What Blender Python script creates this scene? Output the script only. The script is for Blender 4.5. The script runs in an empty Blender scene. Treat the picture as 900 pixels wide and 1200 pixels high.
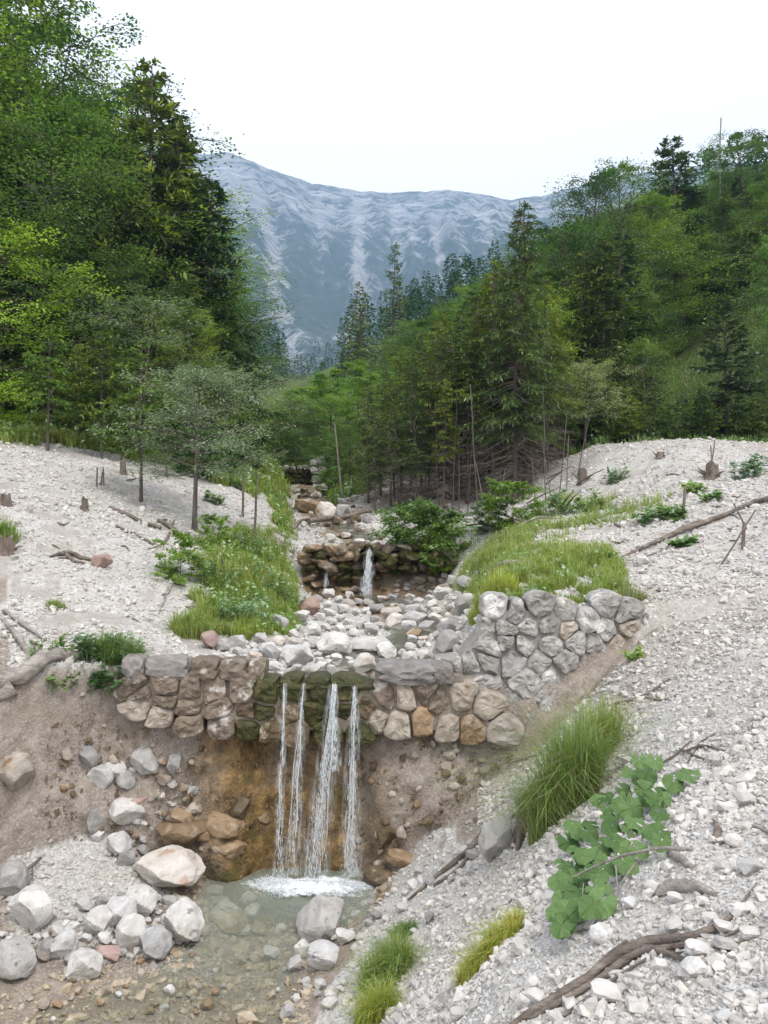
import bpy, math, random
import numpy as np
from mathutils import Vector, Matrix
rng = np.random.default_rng(7)
random.seed(7)
C = bpy.context.scene.collection
scene = bpy.context.scene
# ------------------------------------------------------------------ camera, world, sun, exposure
HAZE = .00026
ZC = 3.77            # camera height above the pool (world z of the lens)
F = 942.0            # focal length in photo pixels (photo 900 x 1200)
TH = math.atan(25 / F)
cam_d = bpy.data.cameras.new('camera'); cam = bpy.data.objects.new('camera', cam_d); C.objects.link(cam)
cam.location = (0, 0, ZC); cam.rotation_euler = (math.pi / 2 + TH, 0, 0)
cam_d.sensor_fit = 'VERTICAL'; cam_d.sensor_height = 24; cam_d.sensor_width = 18
cam_d.lens = 24 * F / 1200; cam_d.clip_start = 0.05; cam_d.clip_end = 12000
scene.camera = cam
world = bpy.data.worlds.new('World'); scene.world = world; world.use_nodes = True
wt = world.node_tree; wt.nodes.clear()
SUN_EL, SUN_AZ = math.radians(58), math.radians(150)
sky = wt.nodes.new('ShaderNodeTexSky'); sky.sky_type = 'NISHITA'; sky.sun_disc = False
sky.sun_elevation = SUN_EL; sky.sun_rotation = SUN_AZ; sky.air_density = 1.2; sky.dust_density = 3
bg1 = wt.nodes.new('ShaderNodeBackground'); bg1.inputs[1].default_value = 0.12
wt.links.new(sky.outputs[0], bg1.inputs[0])
bg2 = wt.nodes.new('ShaderNodeBackground'); bg2.inputs[1].default_value = 1.22
tc = wt.nodes.new('ShaderNodeTexCoord'); nz = wt.nodes.new('ShaderNodeTexNoise'); nz.inputs['Scale'].default_value = 1.6
nz.inputs['Detail'].default_value = 4; wt.links.new(tc.outputs['Generated'], nz.inputs['Vector'])
cr = wt.nodes.new('ShaderNodeValToRGB'); cr.color_ramp.elements[0].color = (0.90, 0.925, 0.97, 1); cr.color_ramp.elements[1].color = (1, 1, 1, 1)
cr.color_ramp.elements[0].position = .3; cr.color_ramp.elements[1].position = .65
wt.links.new(nz.outputs['Fac'], cr.inputs[0]); wt.links.new(cr.outputs[0], bg2.inputs[0])
mx = wt.nodes.new('ShaderNodeMixShader'); mx.inputs[0].default_value = 0.86
wo = wt.nodes.new('ShaderNodeOutputWorld')
wt.links.new(bg1.outputs[0], mx.inputs[1]); wt.links.new(bg2.outputs[0], mx.inputs[2]); wt.links.new(mx.outputs[0], wo.inputs[0])
sun_d = bpy.data.lights.new('sun', 'SUN'); sun_d.energy = 1.35; sun_d.angle = math.radians(22); sun_d.color = (1, .96, .9)
sun = bpy.data.objects.new('sun', sun_d); C.objects.link(sun)
sdir = Vector((math.sin(SUN_AZ) * math.cos(SUN_EL), math.cos(SUN_AZ) * math.cos(SUN_EL), math.sin(SUN_EL)))
sun.rotation_euler = sdir.to_track_quat('Z', 'Y').to_euler(); sun.location = (0, 0, 60)
vs = scene.view_settings
vs.view_transform = 'Standard'; vs.look = 'None'; vs.gamma = 1; vs.exposure = 0.62; vs.use_curve_mapping = False
cy = scene.cycles
cy.max_bounces = 6; cy.diffuse_bounces = 3; cy.glossy_bounces = 2; cy.transmission_bounces = 3; cy.transparent_max_bounces = 12; cy.volume_bounces = 1
cy.caustics_reflective = False; cy.caustics_refractive = False
cy.use_denoising = True
# ------------------------------------------------------------------ numeric helpers
def hsh(ix, iy, iz, seed=0):
    h = (ix.astype(np.int64) * 374761393 + iy.astype(np.int64) * 668265263 + iz.astype(np.int64) * 2147483647 + seed * 974634777) & 0xffffffff
    h = ((h ^ (h >> 13)) * 1274126177) & 0xffffffff
    h = ((h ^ (h >> 16)) * 2246822519) & 0xffffffff
    return ((h ^ (h >> 15)) & 0xffffff) / float(0xffffff)
def vnoise(x, y, z=0.0, seed=0):
    x, y, z = np.broadcast_arrays(np.asarray(x, float), np.asarray(y, float), np.asarray(z, float))
    ix, iy, iz = np.floor(x), np.floor(y), np.floor(z)
    fx, fy, fz = x - ix, y - iy, z - iz
    ix, iy, iz = ix.astype(np.int64), iy.astype(np.int64), iz.astype(np.int64)
    fx, fy, fz = [t * t * (3 - 2 * t) for t in (fx, fy, fz)]
    r = 0
    for a in (0, 1):
        for b in (0, 1):
            for c in (0, 1):
                w = (fx if a else 1 - fx) * (fy if b else 1 - fy) * (fz if c else 1 - fz)
                r = r + w * hsh(ix + a, iy + b, iz + c, seed)
    return r * 2 - 1
def fbm(x, y, z=0.0, o=4, seed=0, g=.5):
    s, a, f = 0, 1, 1
    for i in range(o):
        s = s + a * vnoise(np.asarray(x) * f, np.asarray(y) * f, np.asarray(z) * f, seed + i * 17); a *= g; f *= 2.03
    return s
def in_poly(px, py, poly):
    px = np.asarray(px, float); py = np.asarray(py, float); r = np.zeros(px.shape, bool); n = len(poly)
    for i in range(n):
        x1, y1 = poly[i]; x2, y2 = poly[(i + 1) % n]
        c = ((y1 > py) != (y2 > py))
        with np.errstate(all='ignore'): xi = (x2 - x1) * (py - y1) / ((y2 - y1) if y2 != y1 else 1e-9) + x1
        r ^= c & (px < xi)
    return r
def to_px(x, y, z):
    zr = z - ZC; c, s = math.cos(TH), math.sin(TH)
    fw = y * c + zr * s; up = -y * s + zr * c
    return 450 + F * x / fw, 600 - F * up / fw
def ray(px, py):            # slope of the pixel ray: x per metre of y, z per metre of y
    xc = (np.asarray(px, float) - 450) / F; yc = (600 - np.asarray(py, float)) / F; c, s = math.cos(TH), math.sin(TH)
    den = c - yc * s
    return xc / den, (s + yc * c) / den
def at(px, py, d):
    u, e = ray(px, py); return Vector((float(u) * d, d, ZC + float(e) * d))
# ------------------------------------------------------------------ geometry helpers
class Geo:
    def __init__(s): s.v = []; s.f = {}; s.n = 0; s.mi = {}
    def add(s, v, f, mi=0):
        v = np.asarray(v, float).reshape(-1, 3); f = np.asarray(f, np.int64)
        k = f.shape[-1]; s.v.append(v); s.f.setdefault(k, []).append(f.reshape(-1, k) + s.n); s.mi.setdefault(k, []).append(np.full(f.reshape(-1, k).shape[0], mi)); s.n += len(v)
    def mesh(s, name, mats, smooth=False):
        me = bpy.data.meshes.new(name); V = np.concatenate(s.v) if s.v else np.zeros((0, 3))
        me.vertices.add(len(V)); me.vertices.foreach_set('co', V.astype(np.float32).ravel())
        L, st, tot, mi, pos = [], [], [], [], 0
        for k in s.f:
            f = np.concatenate(s.f[k]); L.append(f.ravel()); st.append(pos + np.arange(len(f)) * k); tot.append(np.full(len(f), k)); pos += f.size; mi.append(np.concatenate(s.mi[k]))
        L = np.concatenate(L); st = np.concatenate(st); tot = np.concatenate(tot)
        me.loops.add(len(L)); me.loops.foreach_set('vertex_index', L.astype(np.int32))
        me.polygons.add(len(st)); me.polygons.foreach_set('loop_start', st.astype(np.int32)); me.polygons.foreach_set('loop_total', tot.astype(np.int32))
        me.polygons.foreach_set('material_index', np.concatenate(mi).astype(np.int32))
        me.polygons.foreach_set('use_smooth', np.full(len(st), smooth, bool))
        me.update(calc_edges=True)
        for m in (mats if isinstance(mats, (list, tuple)) else [mats]): me.materials.append(m)
        return me
def tag(o, label=None, cat=None, group=None, kind=None):
    if label: o['label'] = label
    if cat: o['category'] = cat
    if group: o['group'] = group
    if kind: o['kind'] = kind
    return o
def link(name, me, parent=None, loc=None):
    o = bpy.data.objects.new(name, me); C.objects.link(o)
    if parent: o.parent = parent
    if loc is not None: o.location = loc
    return o
def empty(name, loc=(0, 0, 0), rz=0):
    o = bpy.data.objects.new(name, None); C.objects.link(o); o.location = loc; o.rotation_euler = (0, 0, rz); o.empty_display_size = .2; return o
def tube(geo, pts, rad, n=6, mi=0, cap=True):
    P = np.asarray(pts, float); m = len(P); rad = np.broadcast_to(np.asarray(rad, float), (m,))
    T = np.gradient(P, axis=0); T /= np.linalg.norm(T, axis=1)[:, None] + 1e-9
    ref = np.array([0, 0, 1.]) if abs(T[:, 2]).mean() < .8 else np.array([1., 0, 0])
    A = np.cross(T, ref); A /= np.linalg.norm(A, axis=1)[:, None] + 1e-9; B = np.cross(T, A)
    a = np.arange(n) * 2 * math.pi / n
    V = P[:, None, :] + rad[:, None, None] * (np.cos(a)[None, :, None] * A[:, None, :] + np.sin(a)[None, :, None] * B[:, None, :])
    i = np.arange(m - 1)[:, None] * n; j = np.arange(n)[None, :]; j2 = (j + 1) % n
    geo.add(V.reshape(-1, 3), np.stack([i + j, i + n + j, i + n + j2, i + j2], -1).reshape(-1, 4), mi)
    if cap and rad[-1] > .004 or cap and rad[0] > .004:
        for r0, rev in ((0, False), (m - 1, True)):
            if rad[r0] < .004: continue
            V2 = np.vstack([V[r0], P[r0]]); jj = np.arange(n)
            t = np.stack([jj, (jj + 1) % n, np.full(n, n)], -1)
            geo.add(V2, t[:, ::-1] if rev else t, mi)
def wob(p0, p1, k, amp, seed=0):     # a slightly crooked line
    r = np.random.default_rng(seed); t = np.linspace(0, 1, k)[:, None]
    p0 = np.array(p0, float); p1 = np.array(p1, float); L = np.linalg.norm(p1 - p0)
    off = np.cumsum(r.normal(0, 1, (k, 3)), 0) * amp * L / k; off = off - t * off[-1] - (1 - t) * off[0]
    return p0 + (p1 - p0) * t + off
def ico(sub):
    import bmesh
    bm = bmesh.new(); bmesh.ops.create_icosphere(bm, subdivisions=sub, radius=1)
    V = np.array([v.co[:] for v in bm.verts]); Fc = np.array([[v.index for v in f.verts] for f in bm.faces]); bm.free()
    return V, Fc
ICO = {k: ico(k) for k in (1, 2, 3, 4)}
def rock(seed, sub=3, planes=9, rough=.05, flat=(1, 1, 1), cut=(.55, .95)):
    r = np.random.default_rng(seed); V, Fc = ICO[sub]; V = V.copy()
    for i in range(planes):
        n = r.normal(size=3); n /= np.linalg.norm(n); h = r.uniform(*cut)
        d = V @ n - h; m = d > 0; V[m] -= n * d[m][:, None] * .93
    V *= 1 + rough * fbm(V[:, 0] * 2.2 + seed * 3.1, V[:, 1] * 2.2, V[:, 2] * 2.2, 4, seed)[:, None]
    V *= np.array(flat) * r.uniform(.85, 1.15, 3)
    c_ = (V.max(0) + V.min(0)) / 2; V = (V - c_); V /= np.abs(V).max(0)
    return V, Fc
def rot_mats(r, n, tilt=math.pi):
    yaw = r.uniform(0, 2 * math.pi, n); a = r.normal(0, tilt, n); b = r.normal(0, tilt, n)
    cy_, sy = np.cos(yaw), np.sin(yaw); ca, sa = np.cos(a), np.sin(a); cb, sb = np.cos(b), np.sin(b); z = np.zeros(n); o = np.ones(n)
    Rz = np.stack([cy_, -sy, z, sy, cy_, z, z, z, o], -1).reshape(n, 3, 3)
    Rx = np.stack([o, z, z, z, ca, -sa, z, sa, ca], -1).reshape(n, 3, 3)
    Ry = np.stack([cb, z, sb, z, o, z, -sb, z, cb], -1).reshape(n, 3, 3)
    return Rx @ Ry @ Rz
def scatter(geo, protos, pos, size, r, tilt=.35, mi=None):
    n = len(pos); which = r.integers(0, len(protos), n); R = rot_mats(r, n, tilt)
    size = np.asarray(size, float); size = size if size.ndim == 2 else np.repeat(size[:, None], 3, 1)
    for k, (V, Fc) in enumerate(protos):
        m = which == k
        if not m.any(): continue
        W = np.einsum('mij,mnj->mni', R[m], V[None] * size[m][:, None, :]) + pos[m][:, None, :]
        Fm = (Fc[None] + (np.arange(m.sum()) * len(V))[:, None, None]).reshape(-1, Fc.shape[1])
        geo.add(W.reshape(-1, 3), Fm, 0)
# ------------------------------------------------------------------ material helpers
class NT:
    def __init__(s, name):
        s.m = bpy.data.materials.new(name); s.m.use_nodes = True; s.t = s.m.node_tree; s.t.nodes.clear()
        s.out = s.t.nodes.new('ShaderNodeOutputMaterial')
    def n(s, typ, ins=None, **kw):
        nd = s.t.nodes.new('ShaderNode' + typ)
        for k, v in kw.items(): setattr(nd, k, v)
        for k, v in (ins or {}).items(): s.set(nd.inputs[k], v)
        return nd
    def set(s, sock, v):
        if isinstance(v, bpy.types.NodeSocket): s.t.links.new(v, sock)
        elif isinstance(v, bpy.types.Node): s.t.links.new(v.outputs[0], sock)
        else: sock.default_value = v if not (isinstance(v, tuple) and len(v) == 3 and sock.type == 'RGBA') else (*v, 1)
    def noise(s, scale, detail=5, rough=.55, vec=None, dist=0.):
        nd = s.n('TexNoise', {'Scale': scale, 'Detail': detail, 'Roughness': rough, 'Distortion': dist})
        s.set(nd.inputs['Vector'], vec if vec is not None else s.pos()); return nd.outputs['Fac']
    def pos(s):
        if not hasattr(s, '_p'): s._p = s.n('NewGeometry').outputs['Position']
        return s._p
    def ramp(s, fac, *stops):
        nd = s.n('ValToRGB'); e = nd.color_ramp.elements
        while len(e) < len(stops): e.new(.5)
        for el, (p, c) in zip(e, stops): el.position = p; el.color = (*c, 1) if isinstance(c, tuple) else (c, c, c, 1)
        s.set(nd.inputs[0], fac); return nd.outputs[0]
    def mix(s, fac, a, b, mode='MIX'):
        nd = s.n('Mix', data_type='RGBA', blend_type=mode)
        s.set(nd.inputs[0], fac); s.set(nd.inputs[6], a); s.set(nd.inputs[7], b); return nd.outputs[2]
    def math(s, op, a, b=0.0):
        nd = s.n('Math', operation=op); s.set(nd.inputs[0], a); s.set(nd.inputs[1], b); return nd.outputs[0]
    def bump(s, h, strength=.5, dist=.02, normal=None):
        nd = s.n('Bump', {'Strength': strength, 'Distance': dist, 'Height': h})
        if normal is not None: s.set(nd.inputs['Normal'], normal)
        return nd.outputs[0]
    def principled(s, col, rough=.9, normal=None, spec=.25, **kw):
        nd = s.n('BsdfPrincipled'); s.set(nd.inputs['Base Color'], col); s.set(nd.inputs['Roughness'], rough)
        s.set(nd.inputs['Specular IOR Level'], spec)
        if normal is not None: s.set(nd.inputs['Normal'], normal)
        for k, v in kw.items(): s.set(nd.inputs[k], v)
        s.t.links.new(nd.outputs[0], s.out.inputs[0]); return nd
def island(nt): return nt.n('NewGeometry').outputs['Random Per Island']
def objrand(nt): return nt.n('ObjectInfo').outputs['Random']
def stone_mat(name, cols, patch=None, scale=6., rnd=None, rough=.92, bump=.6, bd=.012):
    t = NT(name); v = t.noise(scale, 6, .6)
    base = t.ramp(v, (.3, cols[0]), (.7, cols[1]))
    fine = t.noise(scale * 9, 4, .6)
    base = t.mix(t.ramp(fine, (.45, 0.), (.75, .35)), base, cols[0])
    if patch:                                    # stains / moss patches: (colour, lo, hi, scale)
        for (pc, lo, hi, sc) in patch: base = t.mix(t.ramp(t.noise(sc, 5, .6), (lo, 0.), (hi, 1.)), base, pc)
    rv = objrand(t) if rnd == 'obj' else island(t)
    base = t.mix(1.0, base, t.ramp(rv, (0, (.72, .71, .70)), (.35, (1., .98, .95)), (.7, (1.05, 1.04, 1.03)), (1, (.85, .86, .88))), 'MULTIPLY')
    t.principled(base, rough, t.bump(t.math('ADD', fine, v), bump, bd)); return t.m
M = {}
M['limestone'] = stone_mat('white_limestone', ((.36, .35, .34), (.56, .55, .54)))
M['gravel'] = stone_mat('pale_limestone_gravel', ((.38, .362, .34), (.66, .635, .605)), scale=14, bump=.3, bd=.006)
M['gravel_tan'] = stone_mat('tan_dusty_gravel', ((.28, .25, .22), (.43, .40, .37)), scale=14, bump=.3, bd=.006)
M['boulder'] = stone_mat('white_boulder_stone', ((.40, .385, .37), (.64, .625, .61)), [((.36, .31, .25), .58, .75, 5), ((.22, .21, .2), .62, .7, 11)], rnd='obj')
M['boulder_grey'] = stone_mat('grey_boulder_stone', ((.26, .25, .245), (.44, .43, .42)), [((.5, .49, .48), .55, .7, 4)], rnd='obj')
M['boulder_orange'] = stone_mat('ochre_stained_stone', ((.19, .125, .07), (.38, .28, .18)), [((.46, .40, .33), .52, .66, 5)], rnd='obj', rough=.6)
M['boulder_red'] = stone_mat('reddish_stone', ((.28, .19, .165), (.42, .31, .28)), rnd='obj')
M['boulder_pinkwhite'] = stone_mat('white_stone_with_rusty_stain', ((.48, .44, .40), (.62, .59, .56)), [((.33, .19, .11), .54, .68, 3.2)], rnd='obj')
M['wall_grey'] = stone_mat('grey_wall_stone', ((.22, .21, .20), (.44, .425, .41)), [((.56, .55, .53), .54, .64, 5), ((.12, .115, .105), .58, .7, 8)], rnd='obj', scale=9)
M['wall_brown'] = stone_mat('brown_lime_crusted_dam_stone', ((.13, .102, .08), (.27, .22, .175)), [((.50, .47, .43), .57, .66, 5), ((.06, .075, .02), .62, .7, 3.5)], rnd='obj', scale=9)
M['wall_tan'] = stone_mat('tan_dam_stone', ((.24, .20, .16), (.48, .44, .39)), [((.20, .12, .05), .56, .7, 4)], rnd='obj', scale=8)
M['cap_stone'] = stone_mat('weathered_cap_stone', ((.18, .16, .145), (.33, .31, .29)), [((.10, .08, .06), .6, .75, 5)], rnd='obj', scale=9)
M['wall_moss'] = stone_mat('mossy_wet_stone', ((.028, .032, .01), (.075, .075, .022)), [((.14, .10, .05), .56, .7, 7)], rnd='obj', scale=9, rough=.42)
M['weir_stone'] = stone_mat('wet_brown_weir_stone', ((.07, .05, .032), (.20, .15, .095)), [((.45, .38, .28), .56, .66, 6), ((.05, .055, .02), .6, .68, 4)], rnd='obj', scale=8, rough=.55)
def bark_mat(name, a, b, sc=8, ms=(1, 1, .22)):
    t = NT(name); mp = t.n('Mapping', {'Scale': ms}); t.set(mp.inputs[0], t.pos())
    v = t.noise(sc, 6, .65, mp.outputs[0]); w = t.noise(sc * 5, 4, .6, mp.outputs[0])
    c = t.ramp(v, (.35, a), (.68, b)); c = t.mix(t.ramp(w, (.45, 0.), (.7, .5)), c, a)
    t.principled(c, .9, t.bump(w, .8, .02)); return t.m
M['bark'] = bark_mat('grey_brown_bark', (.06, .048, .04), (.16, .135, .12))
M['bark_pale'] = bark_mat('pale_bark', (.16, .14, .125), (.36, .33, .30))
M['twig'] = bark_mat('dead_twigs', (.11, .088, .072), (.24, .20, .17))
M['driftwood'] = bark_mat('weathered_driftwood', (.16, .135, .115), (.42, .38, .34), 14)
M['driftwood_lying'] = bark_mat('weathered_lying_driftwood', (.17, .145, .125), (.46, .42, .38), 16, (.16, .7, 1))
M['deadwood_lying'] = bark_mat('brown_lying_dead_wood', (.10, .08, .065), (.30, .25, .215), 16, (.16, .7, 1))
M['deadwood'] = bark_mat('brown_dead_wood', (.09, .07, .055), (.26, .215, .18), 12)
def leaf_mat(name, a, b, trans=.35, gloss=.06, dark=None):
    t = NT(name); rv = island(t); n = t.noise(.75, 3, .6)
    c = t.mix(t.ramp(n, (.40, 0.), (.60, 1.)), a, b)  # noise paints lit and dark clumps into the leaf colour
    c = t.mix(t.math('MULTIPLY', rv, .55), c, b)
    c = t.mix(1.0, c, t.ramp(objrand(t), (0, (.60, .72, .80)), (.3, (.9, .95, .95)), (.6, (1.15, 1.1, .95)), (1, (1.7, 1.45, .85))), 'MULTIPLY')
    d = t.n('BsdfDiffuse'); t.set(d.inputs[0], c)
    tr = t.n('BsdfTranslucent'); t.set(tr.inputs[0], t.mix(1.0, c, (1.35, 1.5, .75), 'MULTIPLY'))
    m1 = t.n('MixShader', {0: trans}); t.set(m1.inputs[1], d.outputs[0]); t.set(m1.inputs[2], tr.outputs[0])
    g = t.n('BsdfGlossy', {'Roughness': .45}); t.set(g.inputs[0], (.8, .85, .8)) 
    m2 = t.n('MixShader', {0: gloss}); t.set(m2.inputs[1], m1.outputs[0]); t.set(m2.inputs[2], g.outputs[0])
    t.t.links.new(m2.outputs[0], t.out.inputs[0]); return t.m
M['beech'] = leaf_mat('beech_leaves', (0.064, 0.128, 0.028), (0.186, 0.288, 0.058))
M['beech_dark'] = leaf_mat('dark_broad_leaves', (0.041, 0.092, 0.031), (0.109, 0.192, 0.058))
M['bright'] = leaf_mat('bright_maple_leaves', (.14, .26, .055), (.24, .38, .08), .45)
M['willow'] = leaf_mat('grey_green_willow_leaves', (.14, .19, .115), (.25, .31, .20), .3, .1)
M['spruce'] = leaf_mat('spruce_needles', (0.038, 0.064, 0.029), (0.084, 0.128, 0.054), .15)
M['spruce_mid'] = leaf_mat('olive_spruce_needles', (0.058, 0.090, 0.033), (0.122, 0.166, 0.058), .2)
M['spruce_lit'] = leaf_mat('lit_spruce_shoots', (0.077, 0.128, 0.032), (0.192, 0.256, 0.058), .25)  # yellow-green shoots, doubling as the lit copy of the needles
M['pine'] = leaf_mat('grey_green_pine_needles', (0.051, 0.083, 0.051), (0.109, 0.154, 0.090), .15)
M['larch'] = leaf_mat('larch_needles', (.10, .15, .09), (.17, .22, .13), .25)
M['grass'] = leaf_mat('fresh_grass_blades', (.13, .20, .04), (.23, .31, .08), .4)
M['grass_dry'] = leaf_mat('dry_grass_blades', (.30, .24, .12), (.42, .36, .20), .3)
M['grass_yellow'] = leaf_mat('yellow_green_grass_blades', (.20, .27, .06), (.33, .38, .11), .4)
M['herb'] = leaf_mat('herb_leaves', (.075, .15, .035), (.15, .25, .06), .35, .08)
M['herb_pale'] = leaf_mat('pale_herb_leaves', (.14, .24, .12), (.24, .36, .20), .3, .12)
# ------------------------------------------------------------------ the lie of the land: cross-sections (photo column, height relative to the lens) at given distances
LOW = [
 (0.4, [(-900, -3.9), (-200, -3.4), (300, -1.8), (450, -1.62), (600, -1.58), (900, -1.55), (1800, -1.2)]),
 (2.0, [(-900, -3.7), (-300, -3.9), (100, -3.7), (300, -2.75), (430, -2.1), (560, -1.85), (800, -1.68), (900, -1.62), (1800, -.9)]),
 (3.0, [(-900, -3.2), (-500, -3.9), (100, -3.93), (200, -3.75), (300, -3.15), (400, -2.65), (480, -2.3), (600, -2.0), (700, -1.85), (880, -1.68), (1300, -1.2), (1800, -.6)]),
 (4.5, [(-900, -2.8), (-500, -3.7), (0, -3.82), (250, -3.82), (350, -3.7), (420, -3.3), (500, -2.8), (600, -2.3), (700, -1.98), (800, -1.72), (900, -1.52), (1300, -.9), (1800, 0)]),
 (6.0, [(-900, -2.2), (-300, -3.2), (0, -3.79), (200, -3.82), (330, -3.81), (360, -3.73), (400, -3.63), (440, -3.55), (500, -3.25), (580, -2.75), (640, -2.38), (700, -2.08), (800, -1.62), (900, -1.28), (1300, -.4), (1800, .9)]),
 (7.0, [(-900, -1.6), (-300, -2.9), (-60, -3.5), (60, -3.70), (120, -3.75), (200, -3.80), (300, -3.83), (345, -3.80), (366, -3.73), (420, -3.62), (480, -3.4), (560, -2.98), (600, -2.72), (660, -2.33), (700, -2.12), (740, -1.88), (800, -1.6), (900, -1.2), (1300, -.1), (1800, 1.3)]),
 (7.7, [(-900, -1.3), (-300, -2.7), (0, -3.50), (100, -3.62), (200, -3.72), (235, -3.80), (290, -4.0), (355, -4.0), (395, -3.75), (430, -3.68), (480, -3.46), (560, -2.98), (600, -2.68), (650, -2.40), (700, -2.15), (740, -1.86), (800, -1.57), (900, -1.14), (1300, .1), (1800, 1.6)]),
 (8.3, [(-900, -1.1), (-300, -2.5), (0, -3.28), (100, -3.48), (200, -3.66), (235, -3.80), (280, -4.1), (400, -4.15), (440, -3.78), (480, -3.55), (550, -3.05), (600, -2.72), (650, -2.5), (700, -2.22), (750, -1.83), (800, -1.52), (900, -1.08), (1300, .2), (1800, 1.8)]),
 (9.0, [(-900, -.9), (-300, -2.2), (0, -2.85), (100, -3.1), (180, -3.42), (240, -3.72), (280, -4.1), (400, -4.15), (435, -3.78), (470, -3.55), (530, -3.05), (600, -2.66), (650, -2.33), (700, -1.85), (750, -1.38), (800, -1.15), (900, -.9), (1300, .3), (1800, 2.2)]),
 (9.8, [(-900, -.5), (-300, -2.0), (0, -2.5), (100, -2.9), (240, -3.3), (530, -2.8), (600, -2.45), (650, -2.1), (700, -1.62), (750, -1.16), (800, -.90), (900, -.72), (1300, .5), (1800, 2.6)]),
]
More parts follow.
